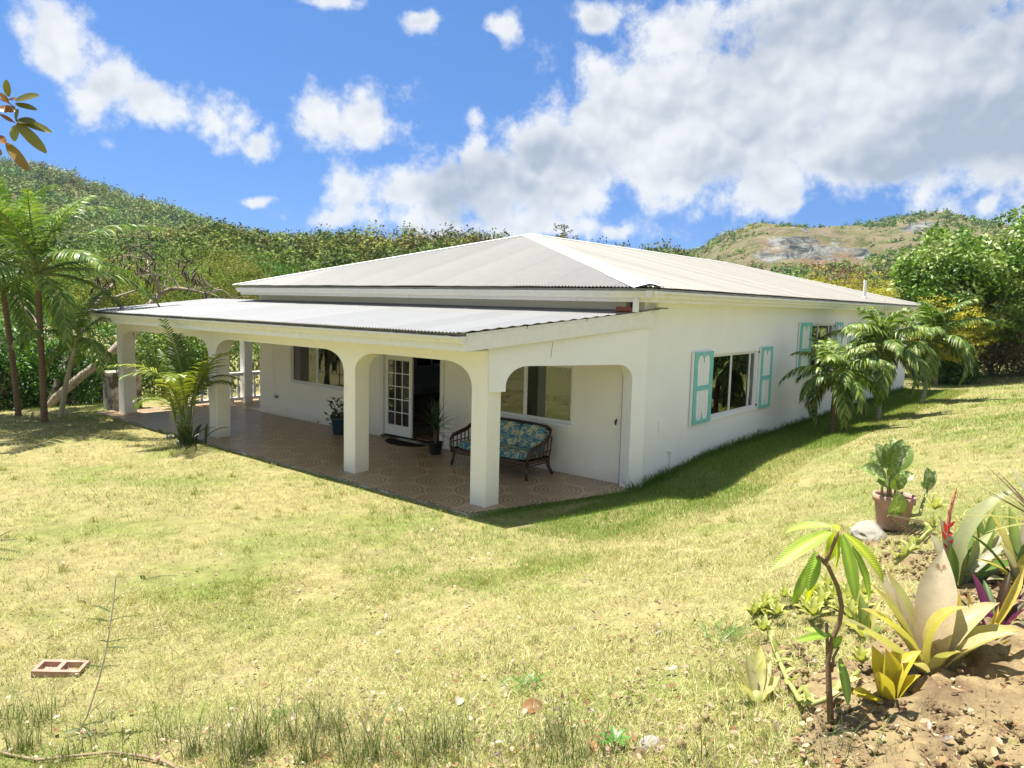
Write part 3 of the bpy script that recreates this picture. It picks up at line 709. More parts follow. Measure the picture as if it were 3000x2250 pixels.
# ------------------------------------------------------------------ balustrade on the left side and the old pier
bal = thing('balustrade', 'white balustrade with turned balusters along the far left porch edge', 'balustrade', (0, 0, 0))
prof_b = [(.05, .16), (.05, .20), (.035, .22), (.055, .30), (.06, .36), (.045, .46), (.028, .60), (.026, .68), (.045, .72), (.03, .75), (.05, .79), (.05, .84)]
mb = MB(); mb.lathe(prof_b, 10); BM = mb.mesh('baluster', True); BM.materials.append(M_PLASTER)
for a, b in ((1.72, 3.67), (3.99, 6.18), (6.5, 8.68)):
    mb = MB(); mb.box((a, 13.53, .84), (b, 13.73, .95)); obj('top_rail', mb, M_PLASTER, bal)
    mb = MB(); mb.box((a, 13.56, .07), (b, 13.70, .16)); obj('bottom_rail', mb, M_PLASTER, bal)
    n = int((b-a)/.24)
    for i in range(n): obj('baluster', BM, None, bal, (a+(b-a)*(i+.5)/n, 13.63, 0))
    for xx in (a+.35, b-.35): 
        mb = MB(); mb.box((xx-.05, 13.58, .0), (xx+.05, 13.68, .07)); obj('foot_block', mb, M_PLASTER, bal)
pier = thing('concrete_pier', 'stained old concrete pier with flat cap behind the far left column', 'pier', (.5, 14.75, 0))
mb = MB(); mb.box((-.42, -.3, -.5), (.42, .3, .98)); obj('shaft', mb, M_CONC, pier)
mb = MB(); mb.box((-.52, -.38, .98), (.52, .38, 1.07)); obj('cap', mb, M_CONC, pier)
# ------------------------------------------------------------------ ground
M_SOIL_LAWN = pmat('lawn_soil', (.245, .215, .095), .95, .3, 5, .6, 40, .1, col2=(.17, .185, .055), c2lo=.45, c2hi=.65, c2scale=.5, coords='Position', bdist=.02)
def axis(lo, hi, step, far):
    a = list(np.arange(lo, hi+1e-6, step)); s = step
    while a[-1] < far: s *= 1.35; a.append(a[-1]+s)
    s = step
    while a[0] > -far: s *= 1.35; a.insert(0, a[0]-s)
    return np.array(a)
ax_ = axis(-13, 34, .33, 2500); ay_ = axis(-13, 26, .33, 2500)
GX, GY = np.meshgrid(ax_, ay_, indexing='ij'); GZ = ground_z(GX, GY)
inside = (GX > -.2) & (GX < 25) & (GY > -.6+.0) & (GY < 14.2)
GZ = np.where(inside & ((GX > 3) | (GY > .2)), np.minimum(GZ, -.12), GZ)
nx, ny = GX.shape; ii = np.arange(nx*ny).reshape(nx, ny)
gq = np.stack([ii[:-1, :-1], ii[1:, :-1], ii[1:, 1:], ii[:-1, 1:]], -1).reshape(-1, 4)
ground = kind(obj('ground', np_mesh('ground', np.stack([GX, GY, GZ], -1).reshape(-1, 3), gq, smooth=True), M_SOIL_LAWN), 'structure')
# ------------------------------------------------------------------ plant tools
def vnoise(x, y, scale, seed=0):
    """smooth value noise in numpy, 0..1"""
    r = np.random.default_rng(seed); G = r.random((64, 64))
    u, v = np.asarray(x)/scale+1000, np.asarray(y)/scale+1000
    i, j = np.floor(u).astype(int), np.floor(v).astype(int); fu, fv = u-i, v-j
    fu, fv = fu*fu*(3-2*fu), fv*fv*(3-2*fv)
    g = lambda a, b: G[a % 64, b % 64]
    return (g(i, j)*(1-fu)+g(i+1, j)*fu)*(1-fv)+(g(i, j+1)*(1-fu)+g(i+1, j+1)*fu)*fv
def fnoise(x, y, scale, seed=0): return (vnoise(x, y, scale, seed)*.55+vnoise(x, y, scale/2.3, seed+1)*.3+vnoise(x, y, scale/5.1, seed+2)*.15)

M_FOL = pmat('foliage', None, .45, .15, 3, 0, 50, .32, tint=True, trans=.22, coords='Position')
M_FOLFAR = pmat('far_foliage', None, .7, .12, .1, 0, 50, .15, tint=True, trans=.10, coords='Position')
M_FOLMID = pmat('thicket_foliage', None, .6, .15, 3, 0, 50, .15, tint=True, trans=.22, coords='Position')
M_PALM = pmat('palm_leaf', None, .42, .12, 8, 0, 50, .33, tint=True, trans=.28)
M_GRASS = pmat('grass_blade', None, .6, 0, 3, 0, 50, .2, tint=True, trans=.28)
M_LEAF = pmat('broad_leaf', None, .38, .10, 22, .12, 60, .45, tint=True, trans=.30)
M_BARK = pmat('bark_grey', (.30, .25, .19), .9, .3, 8, .6, 30, .1, col2=(.14, .11, .08), c2lo=.5, c2hi=.65, c2scale=3)
M_BARKD = pmat('bark_dark', (.10, .075, .055), .9, .3, 8, .6, 30, .1)
M_POD = pmat('dry_pod', (.045, .028, .02), .6, .3, 8, 0, 30, .3)

def diamonds(P, D, N, L, Wd, col):
    """leaf rhombs: position, direction, normal, length, width arrays"""
    S_ = np.cross(D, N); S_ /= np.linalg.norm(S_, axis=1, keepdims=True)+1e-9
    L = L[:, None]; Wd = Wd[:, None]
    V = np.stack([P, P+D*L*.45+S_*Wd*.5+N*L*.06, P+D*L, P+D*L*.45-S_*Wd*.5+N*L*.06], 1).reshape(-1, 3)
    n = len(P); q = np.arange(n*4).reshape(n, 4)
    return V, q, np.repeat(col, 4, 0)
def rdir(n, r): 
    v = r.normal(size=(n, 3)); return v/np.linalg.norm(v, axis=1, keepdims=True)
def leaf_cloud(centers, rad, per, size, cols, r, flat=.6, up=.5, aspect=.5, tc=None, nw=.8, jit=.10):
    """per leaves scattered about each centre; cols = list of rgb, one picked per clump and jittered per leaf"""
    centers = np.asarray(centers); k = len(centers); n = k*per
    rad = np.broadcast_to(np.asarray(rad, float), (k,))
    off = rdir(n, r)*(r.random((n, 1))**.5); off[:, 2] *= flat
    P = np.repeat(centers, per, 0)+off*np.repeat(rad, per)[:, None]
    D = rdir(n, r)*.7+off; D[:, 2] -= .1; D /= np.linalg.norm(D, axis=1, keepdims=True)
    O_ = off if tc is None else P-np.repeat(np.asarray(tc), per, 0); O_ = O_/(np.linalg.norm(O_, axis=1, keepdims=True)+1e-9)
    N = rdir(n, r)*(1-up)+np.array([0, 0, 1])*up+O_*nw; N -= D*(N*D).sum(1, keepdims=True); N /= np.linalg.norm(N, axis=1, keepdims=True)+1e-9
    cols = np.asarray(cols); c = np.repeat(cols[r.integers(len(cols), size=k)], per, 0)*(1+r.normal(size=(n, 1))*jit)
    c *= (1+np.repeat(r.normal(size=(k, 1))*jit, per, 0))
    L = size*(.65+.7*r.random(n))
    return diamonds(P, D, N, L, L*aspect, np.clip(c, .004, 1))
def join(parts):
    V = []; Q = []; C = []; o = 0
    for v, q, c in parts: V.append(v); Q.append(q+o); C.append(c); o += len(v)
    return np.concatenate(V), np.concatenate(Q), np.concatenate(C)

def limbs(mb, base, d, L, rad, depth, r, tips, spread=.6, gnarl=.2, kids=3, up=.1, n=7):
    """recursive tapered limbs; collects tips"""
    pts = [Vector(base)]; d = Vector(d).normalized(); seg = 4; rr = [rad]
    for i in range(seg):
        d = (d+Vector(r.normal(size=3))*gnarl*.5+Vector((0, 0, up*.3))).normalized(); pts.append(pts[-1]+d*(L/seg)); rr.append(rad*(1-.42*(i+1)/seg))
    mb.tube(pts, rr, max(3, n-1), False)
    if depth == 0: tips.append(np.array(pts[-1])); tips.append(np.array(pts[-2])); return
    for k in range(kids):
        t = int(r.integers(2, seg+1)) if k else seg
        nd_ = (d+Vector(r.normal(size=3))*spread+Vector((0, 0, up))).normalized()
        limbs(mb, pts[t], nd_, L*(.62+.2*r.random()), rr[t]*.72, depth-1, r, tips, spread, gnarl, kids, up, n-1)

def frond_mesh(name, L, a0, bend, nl, ll, lw, r, droop=.9, vl=.35, cols=((.12, .22, .035),), tipdry=.0, curl=.0, rach=(.22, .27, .07)):
    """feather palm frond in the local xz plane, base at the origin"""
    k = 14; pts = [np.zeros(3)]; ang = []
    for i in range(k):
        s = (i+.5)/k; a = a0-bend*s**1.25; ang.append(a); pts.append(pts[-1]+np.array([math.cos(a), 0, math.sin(a)])*L/k)
    pts = np.array(pts); 
    V = []; Q = []; C = []
    mb = MB(); rr = [.016*L*(1-.85*i/k)+.003 for i in range(k+1)]; mb.tube([Vector(p) for p in pts], rr, 5)
    V = [np.array(mb.v)]; T4 = [f for f in mb.f if len(f) == 4]; T = [f for f in mb.f if len(f) > 4]
    C = [np.tile(np.array(rach), (len(mb.v), 1))]; o = len(mb.v); tri = []
    for i in range(nl):
        s = .14+.86*(i+.5)/nl; f = s*k; a_i = min(int(f), k-1); p = pts[a_i]+(pts[a_i+1]-pts[a_i])*(f-a_i)
        a = ang[a_i]; tan = np.array([math.cos(a), 0, math.sin(a)]); nrm = np.array([-math.sin(a), 0, math.cos(a)])
        prof = math.sin(min(1, (s-.05)*1.25)**.8*PI*.80+.22)
        for sd in (-1, 1):
            ln = ll*max(.25, prof)*(.88+.24*r.random()); fw = .55+.5*s+r.normal()*.06
            d = tan*fw+np.array([0, sd, 0])*1.0+nrm*(vl+r.normal()*.10); d /= np.linalg.norm(d)
            q = p.copy(); w = lw*(.8+.4*r.random()); wd = np.cross(d, nrm); wd /= np.linalg.norm(wd)+1e-9
            wd = wd*.9+nrm*.3*r.normal(); wd /= np.linalg.norm(wd)
            rows = []; m_ = 4
            for j in range(m_+1):
                t = j/m_; ww = w*(.35 if j == 0 else (1.0 if j < 3 else .6)) if j < m_ else .08*w
                rows += [q-wd*ww*.5, q+wd*ww*.5]
                d = d+np.array([0, 0, -1])*droop*(.22+.35*t)*(.8+.4*r.random())+tan*curl*.1; d /= np.linalg.norm(d)
                q = q+d*ln/m_
            c = np.array(cols[r.integers(len(cols))])*(1+r.normal()*.13)
            V.append(np.array(rows)); cc = np.tile(c, (len(rows), 1)); 
            if tipdry: cc[-4:] = cc[-4:]*(1-tipdry)+np.array([.30, .22, .09])*tipdry
            C.append(cc)
            T4 += [(o+2*j, o+2*j+1, o+2*j+3, o+2*j+2) for j in range(m_)]; o += len(rows)
    return np_mesh(name, np.concatenate(V), T4, None, np.clip(np.concatenate(C), .004, 1), True)

def ringed_trunk(pts, r0, r1, nseg=26, ring=.05):
    pts = [Vector(p) for p in pts]; P = []; R_ = []
    for i in range(nseg+1):
        t = i/nseg*(len(pts)-1); k = min(int(t), len(pts)-2); f = t-k
        a = pts[max(k-1, 0)]; b = pts[k]; c = pts[k+1]; d = pts[min(k+2, len(pts)-1)]
        q = .5*((2*b)+(c-a)*f+(2*a-5*b+4*c-d)*f*f+(3*b-a-3*c+d)*f**3)
        P.append(q); R_.append((r0+(r1-r0)*i/nseg)*(1+ring*(1 if i % 2 else -1)))
    mb = MB(); mb.tube(P, R_, 12); return mb
def mat_palmtrunk(name, a, b):
    M = pmat(name, a, .85, .2, 6, .4, 40, .15); t = M.node_tree; P = t.nodes['Principled BSDF']; src = P.inputs['Base Color'].links[0].from_socket
    z = nd(t, 'ShaderNodeSeparateXYZ', {0: nd(t, 'ShaderNodeTexCoord').outputs['Object']}).outputs[2]
    w = smooth(t, mth(t, 'SINE', mth(t, 'MULTIPLY', z, 70.0)), .5, 1.0)
    t.links.new(mixc(t, mth(t, 'MULTIPLY', w, .6), src, b), P.inputs['Base Color']); return M
M_PT_DARK = mat_palmtrunk('palm_trunk_brown', (.17, .115, .07), (.07, .05, .035))
M_PT_PALE = mat_palmtrunk('palm_trunk_pale', (.42, .38, .27), (.25, .22, .15))
M_SHAFT = pmat('crownshaft', (.20, .25, .08), .4, .15, 4, 0, 40, .4)

def palm(name, label, base, path, r0, r1, nf, L, ll, lw, seed, cols, trunkmat, shaft=.45, droop=.9, nl=36, low=-.25, group=None, bend=1.2, tipdry=.0, spear=True, azs=None):
    r = np.random.default_rng(seed); t = thing(name, label, 'palm', base, group=group)
    mb = ringed_trunk([Vector(p) for p in path], r0, r1); obj('trunk', mb, trunkmat, t, smooth=True)
    top = Vector(path[-1]); dirv_ = (Vector(path[-1])-Vector(path[-2])).normalized()
    if shaft: 
        mb = MB(); mb.tube([top-dirv_*.05, top+dirv_*shaft*.3, top+dirv_*shaft], [r1*1.35, r1*1.3, r1*.75], 10); obj('crownshaft', mb, M_SHAFT, t, smooth=True)
    cp = top+dirv_*shaft*.85
    vs = []
    for j in range(5):
        e = low+(1.35-low)*(j/4)
        vs.append(frond_mesh('frond', L*(1-.12*(j == 4)), e, bend*(1.15-.45*j/4), nl, ll, lw, r, droop, .35, cols, tipdry))
        vs[-1].materials.append(M_PALM)
    for i in range(nf):
        f = i/(nf-1); j = min(4, int(f*4.99)); az = azs[i] if azs else i*2.39996+r.normal()*.2
        obj('frond', vs[j], None, t, cp-dirv_*(.10*(1-f)), (r.normal()*.08, r.normal()*.08, az), .85+.3*r.random())
    if spear:
        mb = MB(); mb.tube([cp, cp+Vector((.05, .03, L*.35)), cp+Vector((.13, .06, L*.75))], [.022, .014, .003], 6); obj('spear_leaf', mb, M_SHAFT, t)
    return t

# ------------------------------------------------------------------ hills
M_HILL = pmat('hill_soil', (.09, .105, .03), .95, .3, .05, 0, 50, .05, col2=(.17, .14, .06), c2lo=.5, c2hi=.65, c2scale=.03, coords='Position')
def mat_quarry():
    M = pmat('quarry_rock', (.235, .185, .105), .95, .2, .05, 0, 50, .05, coords='Position'); t = M.node_tree; P = t.nodes['Principled BSDF']
    pos = nd(t, 'ShaderNodeNewGeometry').outputs['Position']; z = nd(t, 'ShaderNodeSeparateXYZ', {0: pos}).outputs[2]
    src = P.inputs['Base Color'].links[0].from_socket
    n1 = noise(t, vmth(t, 'MULTIPLY', pos, (1, 1, 1.6)), .035, 8, .66)
    rockm = nd(t, 'ShaderNodeAttribute', attribute_name='tint'); sp = nd(t, 'ShaderNodeSeparateColor', {0: rockm.outputs['Color']})
    n2 = noise(t, vmth(t, 'MULTIPLY', pos, (1.0, 1.0, 1.5)), .085, 10, .74, .9)
    rock = mixc(t, smooth(t, n2, .40, .60), (.045, .055, .055), (.31, .31, .28))
    rock = mixc(t, smooth(t, noise(t, pos, .05, 4, .6), .46, .6), rock, (.24, .175, .10))
    c = mixc(t, smooth(t, mth(t, 'ADD', sp.outputs[0], mth(t, 'MULTIPLY', mth(t, 'SUBTRACT', n1, .5), 1.4)), .42, .56), src, rock)
    src = mixc(t, smooth(t, noise(t, pos, .11, 8, .7), .42, .6), mixc(t, smooth(t, noise(t, pos, .03, 5, .6), .4, .6), (.10, .12, .035), (.19, .175, .08)), (.25, .205, .125))
    c = mixc(t, smooth(t, mth(t, 'ADD', sp.outputs[0], mth(t, 'MULTIPLY', mth(t, 'SUBTRACT', n1, .5), 2.2)), .45, .56), src, rock)
    grassy = mixc(t, smooth(t, n2, .4, .62), (.17, .165, .05), (.25, .19, .09))
    c = mixc(t, smooth(t, mth(t, 'ADD', sp.outputs[1], mth(t, 'MULTIPLY', mth(t, 'SUBTRACT', n1, .5), 1.2)), .45, .6), c, grassy)
    t.links.new(c, P.inputs['Base Color'])
    b = nd(t, 'ShaderNodeBump', {'Height': n2, 'Strength': 1.0, 'Distance': 5.0}); t.links.new(b.outputs[0], P.inputs['Normal'])
    return M
def hill_height(prof, az, r, r0, r1, rough, seed, shape=1.0):
    a = np.array([p[0] for p in prof])[::-1]; e = np.tan(np.array([p[1] for p in prof])[::-1])
    Hh = np.interp(az, a, e)*r1+CAM.z+1.0
    t = np.clip((r-r0)/(r1-r0), 0, 1.6)
    s = np.where(t <= 1, (t**shape)*(1-.0*t), 1-(t-1)**2*.9)
    x, y = r*np.cos(az), r*np.sin(az)
    z = -2.5+(Hh+2.5)*s
    return z+(fnoise(x, y, (r1-r0)*.35, seed)-.5)*rough*np.clip(t*(1.15-t)*4, 0, 1)
def hill(name, prof, r0, r1, az0, az1, rough, seed, mat, na=160, nr=46, shape=1.0, tint=None):
    AZ, T_ = np.meshgrid(np.linspace(az0, az1, na), np.linspace(0, 1.5, nr), indexing='ij'); R_ = r0+(r1-r0)*T_
    Z = hill_height(prof, AZ, R_, r0, r1, rough, seed, shape)
    V = np.stack([CAM.x+R_*np.cos(AZ), CAM.y+R_*np.sin(AZ), Z], -1).reshape(-1, 3)
    ii = np.arange(na*nr).reshape(na, nr); q = np.stack([ii[:-1, :-1], ii[:-1, 1:], ii[1:, 1:], ii[1:, :-1]], -1).reshape(-1, 4)
    col = tint(AZ, T_).reshape(-1, 3) if tint else None
    return kind(obj(name, np_mesh(name, V, q, None, col, True), mat), 'structure')
RL = [(1.9, 0.098), (1.6, 0.148), (1.42, 0.14), (1.292, 0.13), (1.249, 0.128), (1.204, 0.113), (1.156, 0.099), (1.106, 0.086), (1.053, 0.072), (1.009, 0.064), (0.94, 0.068), (0.8, 0.053), (0.6, 0.038), (0.4, 0.028)]
RM = [(1.8, 0.016), (1.4, 0.026), (1.158, 0.036), (1.107, 0.051), (1.069, 0.058), (1.009, 0.049), (0.969, 0.046), (0.91, 0.056), (0.819, 0.06), (0.758, 0.059), (0.695, 0.054), (0.633, 0.05), (0.57, 0.048), (0.533, 0.048), (0.485, 0.05), (0.455, 0.041), (0.42, 0.016), (0.3, 0.008), (0.1, 0.006), (-0.3, 0.006)]
RQ = [(.70, .04), (.60, .055), (.508, .064), (.443, .074), (.415, .093), (.37, .107), (.336, .105), (.304, .1), (.257, .102), (.232, .107), (.202, .113), (.164, .117), (.132, .109), (.086, .098), (0, .09), (-.2, .07), (-.5, .04)]
HL = dict(prof=RL, r0=190, r1=520, rough=26, seed=11, shape=1.15)
HM = dict(prof=RM, r0=70, r1=185, rough=5, seed=12, shape=.9)
hill('hill', RL, 190, 520, .35, 1.95, 26, 11, M_HILL, shape=1.15)
hill('hill', RM, 70, 185, -.35, 1.85, 5, 12, M_HILL, shape=.9)
def qtint(AZ, T_):
    rock = .8*np.exp(-((AZ-.305)/.075)**2)*np.clip(1.2-np.abs(T_-.55)/.30, 0, 1)+.75*np.exp(-((AZ-.19)/.03)**2)*np.exp(-((T_-.78)/.15)**2)
    gr = np.clip((T_-.83)/.12, 0, 1)*np.exp(-((AZ-.375)/.05)**2)*1.1+np.clip((T_-.93)/.05, 0, 1)*np.exp(-((AZ-.15)/.06)**2)+np.clip((.38-T_)/.1, 0, 1)
    return np.stack([rock, np.clip(gr, 0, 1), 0*rock], -1)
def quarry():
    na, nr = 260, 110; AZ, T_ = np.meshgrid(np.linspace(-.5, .68, na), np.linspace(0, 1.4, nr), indexing='ij'); r0, r1 = 210, 520; R_ = r0+(r1-r0)*T_
    Z = hill_height(RQ, AZ, R_, r0, r1, 14, 13, 1.1)
    m = np.clip(np.exp(-((AZ-.29)/.11)**2)*np.clip(1.4-np.abs(T_-.6)/.35, 0, 1), 0, 1)
    st = 9.0; Zt = np.floor(Z/st+fnoise(AZ*300, R_, 40, 5)*1.2)*st+st*sstep((Z/st+fnoise(AZ*300, R_, 40, 5)*1.2) % 1, .55, 1.0)
    Z = Z*(1-.75*m)+Zt*.75*m+(fnoise(AZ*500, R_, 14, 6)-.5)*7*m
    V = np.stack([CAM.x+R_*np.cos(AZ), CAM.y+R_*np.sin(AZ), Z], -1).reshape(-1, 3)
    ii = np.arange(na*nr).reshape(na, nr); q = np.stack([ii[:-1, :-1], ii[:-1, 1:], ii[1:, 1:], ii[1:, :-1]], -1).reshape(-1, 4)
    kind(obj('quarry_hill', np_mesh('quarry_hill', V, q, None, qtint(AZ, T_).reshape(-1, 3), False), mat_quarry()), 'structure')
quarry()

def forest(name, hp, az0, az1, t0, t1, n, size, per, k, cols, seed, leaf, maskf=None, base_r=None):
    """wood on a hill: every tree a few leaf clumps of its own"""
    r = np.random.default_rng(seed); az = r.uniform(az0, az1, n); t = np.sqrt(r.uniform(t0*t0, t1*t1, n)); R_ = hp['r0']+(hp['r1']-hp['r0'])*t
    if maskf is not None: keep = maskf(az, t); az, t, R_ = az[keep], t[keep], R_[keep]
    z = hill_height(hp['prof'], az, R_, hp['r0'], hp['r1'], hp['rough'], hp['seed'], hp['shape'])
    P = np.stack([CAM.x+R_*np.cos(az), CAM.y+R_*np.sin(az), z], -1); n = len(P)
    sz = size*(.6+.8*r.random(n)); cols = np.array(cols)
    w = fnoise(P[:, 0], P[:, 1], 40, seed); ci = np.clip((w*1.6-.3+r.normal(size=n)*.22)*len(cols), 0, len(cols)-1).astype(int)
    cc = np.repeat(P, k, 0)+rdir(n*k, r)*np.repeat(sz, k)[:, None]*np.array([.36, .36, .34])
    cc[:, 2] += np.repeat(sz, k)*.45
    parts = leaf_cloud(cc, np.repeat(sz*.30, k), per, leaf, [(1, 1, 1)], r, .8, .78, .85, np.repeat(P+np.array([0, 0, 1])*sz[:, None]*.30, k, 0), 1.7, .05)
    dk = np.where(r.random((n, 1)) < .16, .5, 1.0); col = np.repeat(cols[ci]*np.clip(1+r.normal(size=(n, 1))*.24, .4, 1.7)*dk, k*per*4, 0)
    c = parts[2]*col
    return kind(obj(name, np_mesh(name, parts[0], parts[1], None, np.clip(c, .004, 1)), M_FOLFAR), 'stuff')
GREENS = [(.055, .13, .02), (.09, .175, .026), (.12, .20, .032), (.155, .215, .038), (.20, .21, .055)]
GREENS = [tuple(q*1.12 for q in c) for c in GREENS]
forest('hillside_wood', HL, .55, 1.75, .12, 1.02, 4000, 6.4, 10, 6, GREENS, 21, 1.12)
GREENM = [(.06, .115, .012), (.10, .15, .016), (.14, .175, .02), (.175, .175, .026), (.20, .16, .04)]
forest('ridge_wood', HM, -.2, 1.6, .05, 1.01, 1700, 5.0, 15, 8, GREENM, 22, .60)
forest('quarry_top_scrub', dict(prof=RQ, r0=210, r1=520, rough=14, seed=13, shape=1.1), -.2, .5, .42, 1.0, 2800, 2.8, 8, 3, GREENS, 25, .9, lambda a, t: ((np.abs(a-.30) > .06) | (t > .8)) & (fnoise(a*400, t*200, 18, 9) > .44))
forest('quarry_scrub', dict(prof=RQ, r0=210, r1=520, rough=14, seed=13, shape=1.1), -.2, .5, .05, .46, 800, 5.0, 12, 5, GREENS, 24, 1.1, lambda a, t: (t < .40) | (a > .40))
# ------------------------------------------------------------------ lawn: single blades
def blades(P, L, Wd, col, r, seg=1, lean=.55, az=None):
    """grass blades; seg=1 one triangle, seg=2 bent blade"""
    n = len(P); az = r.uniform(0, 2*PI, n) if az is None else az
    ln = lean*(.3+r.random(n)); d = np.stack([np.cos(az)*np.sin(ln), np.sin(az)*np.sin(ln), np.cos(ln)], -1)
    fa = r.uniform(0, 2*PI, n); s = np.stack([np.cos(fa), np.sin(fa), 0*fa], -1)*Wd[:, None]*.5
    if seg == 1:
        V = np.stack([P-s, P+s, P+d*L[:, None]], 1).reshape(-1, 3); return V, np.arange(n*3).reshape(n, 3), np.repeat(col, 3, 0)
    h = np.stack([np.cos(az), np.sin(az), 0*az], -1); mid = P+d*L[:, None]*.55
    d2 = d+h*.55*(.4+r.random((n, 1))); d2[:, 2] -= .25; d2 /= np.linalg.norm(d2, axis=1, keepdims=True); tip = mid+d2*L[:, None]*.5
    V = np.stack([P-s, P+s, mid+s*.75, mid-s*.75, tip], 1).reshape(-1, 3); b = np.arange(n)[:, None]*5
    T = np.concatenate([b+np.array([[0, 1, 2]]), b+np.array([[0, 2, 3]]), b+np.array([[3, 2, 4]])], 0)
    return V, T, np.repeat(col, 5, 0)
def lawn_green(x, y):
    g = .20+.75*sstep(fnoise(x, y, 2.6, 41), .46, .66)*.8+.20*(fnoise(x, y, .7, 44)-.5)
    g = g+.95*np.exp(-((y+1.75)/.95)**2)*sstep(x, -.6, .6)                       # under the eave on the right
    g = g+.55*np.exp(-((x+.85)/.75)**2)*sstep(y, -2.2, -.6)*(.35+.65*sstep(-y, -9, 2))    # along the porch
    g = g+.25*sstep(x, 5, 13)
    return np.clip(g, 0, 1)
def grass_color(x, y, r):
    n = len(x); g = np.clip(lawn_green(x, y)+r.normal(size=n)*.20, 0, 1)[:, None]
    straw = np.array([.57, .51, .28])*(1+r.normal(size=(n, 1))*.30); yg = np.array([.33, .385, .085])*(1+r.normal(size=(n, 1))*.15); gr = np.array([.12, .25, .022])*(1+r.normal(size=(n, 1))*.18)
    c = np.where(g < .5, straw*(1-2*g)+yg*2*g, yg*(2-2*g)+gr*(2*g-1))
    br = r.random((n, 1)) < .16; c = np.where(br, np.array([.22, .155, .08])*(1+r.normal(size=(n, 1))*.2), c)
    return np.clip(c, .01, .8)
BED = [(-4.45, -7.15, 1.40, .70), (-2.7, -7.25, 1.4, .68)]
def bed_mask(x, y):
    m = 0*x
    for cx, cy, a, b in BED: m = np.maximum(m, 1-((x-cx)/a)**2-((y-cy)/b)**2)
    return sstep(m+(fnoise(x, y, .5, 77)-.5)*1.1, -.05, .35)
def on_lawn(x, y):
    porch = (x > -.42) & (y > (-.02-(x+.4)*.327)) & (y < 14.4) & (x < 3.2)
    hs = (x > 2.9) & (x < 25.3) & (y > -1.07) & (y < 14.4)
    return ~(porch | hs)
def make_lawn():
    r = np.random.default_rng(5); parts = []
    def sample(n, r0, r1, a0=-.80, a1=.80):
        lr = np.exp(r.uniform(math.log(r0), math.log(r1), n)); a = YAW+r.uniform(a0, a1, n)
        return CAM.x+lr*np.cos(a), CAM.y+lr*np.sin(a), lr
    for n, r0, r1, seg in ((300000, 2.2, 9, 2), (500000, 7.5, 70, 1)):
        x, y, lr = sample(n, r0, r1)
        keep = on_lawn(x, y) & (y < 17+r.random(n)*2) & (r.random(n) > .93*bed_mask(x, y)) & (r.random(n) < .6+.8*fnoise(x, y, .9, 63))
        keep &= ~((y > 14.4) & (x > 1))
        x, y, lr = x[keep], y[keep], lr[keep]; n = len(x); z = ground_z(x, y)
        hgt = (.034+.045*r.random(n)) if seg == 2 else (.030+.035*r.random(n)); hgt = hgt+.030*fnoise(x, y, .6, 52)*(r.random(n) < .3)+.02*lawn_green(x, y)
        L = hgt*(1+.012*lr); Wd = np.maximum(.0043, lr*.00063)*(.6+.8*r.random(n))
        V, T, C = blades(np.stack([x, y, z-.004], -1), L, Wd, grass_color(x, y, r), r, seg, 1.15)
        parts.append((V, T, C))
    x = r.uniform(-.5, 25, 90000); y = -1.1-2.4*r.random(90000)**1.3; k = on_lawn(x, y); x, y = x[k], y[k]; n = len(x); dd = np.hypot(x-CAM.x, y-CAM.y)
    parts.append(blades(np.stack([x, y, ground_z(x, y)-.004], -1), (.05+.07*r.random(n)), np.maximum(.006, dd*.0006), grass_color(x, y, r), r, 1, .8))
    # tufts: greener, taller bunches
    for n, r0, r1 in ((420, 2.6, 9), (520, 8, 30)):
        x, y, lr = sample(n, r0, r1); k = on_lawn(x, y) & (y < 15) & (bed_mask(x, y) < .4); x, y, lr = x[k], y[k], lr[k]; m_ = 26
        X = np.repeat(x, m_)+r.normal(size=len(x)*m_)*.035; Y = np.repeat(y, m_)+r.normal(size=len(x)*m_)*.035; n2 = len(X)
        L = np.repeat(.06+.10*r.random(len(x)), m_)*(.6+.6*r.random(n2)); Wd = np.maximum(.0035, np.repeat(lr, m_)*.0005)
        c = np.array([.24, .27, .055])*(1+r.normal(size=(n2, 1))*.2)*np.where(np.repeat(r.random((len(x), 1)), m_, 0) < .35, np.array([1.5, 1.15, 1.6]), 1.0)
        parts.append(blades(np.stack([X, Y, ground_z(X, Y)-.004], -1), L, Wd, np.clip(c, .01, 1), r, 2, .8))
    # longer green fringe against the house wall and the porch edge
    def fringe(x0, y0, x1, y1, n, l0, l1, w, col, sd):
        t = r.random(n); X = x0+(x1-x0)*t+r.normal(size=n)*sd; Y = y0+(y1-y0)*t-np.abs(r.normal(size=n))*sd
        k = on_lawn(X, Y) & (r.random(n) < .15+1.3*fnoise(X, Y, .7, 91)**1.5); X, Y = X[k], Y[k]; n = len(X)
        L = (l0+(l1-l0)*r.random(n)**2.2)*(.5+fnoise(X, Y, .9, 92)); c = np.array(col)*(1+r.normal(size=(n, 1))*.2)
        parts.append(blades(np.stack([X, Y, ground_z(X, Y)-.004], -1), L, np.full(n, w), np.clip(c, .01, 1), r, 2, .6))
    fringe(2.7, -1.10, 25, -1.10, 16000, .06, .34, .011, (.085, .17, .025), .10)
    fringe(-.35, -.10, 2.9, -1.17, 6000, .04, .14, .007, (.13, .22, .03), .12)
    fringe(-.43, .0, -.43, 14.2, 5000, .03, .09, .008, (.26, .30, .06), .06)
    o = 0; Vs, Ts, Cs = [], [], []
    for V, T, C in parts: Vs.append(V); Ts.append(T+o); Cs.append(C); o += len(V)
    kind(obj('grass', np_mesh('grass', np.concatenate(Vs), None, np.concatenate(Ts), np.concatenate(Cs)), M_GRASS), 'stuff')['label'] = 'short dry lawn grass with greener patches'
make_lawn()

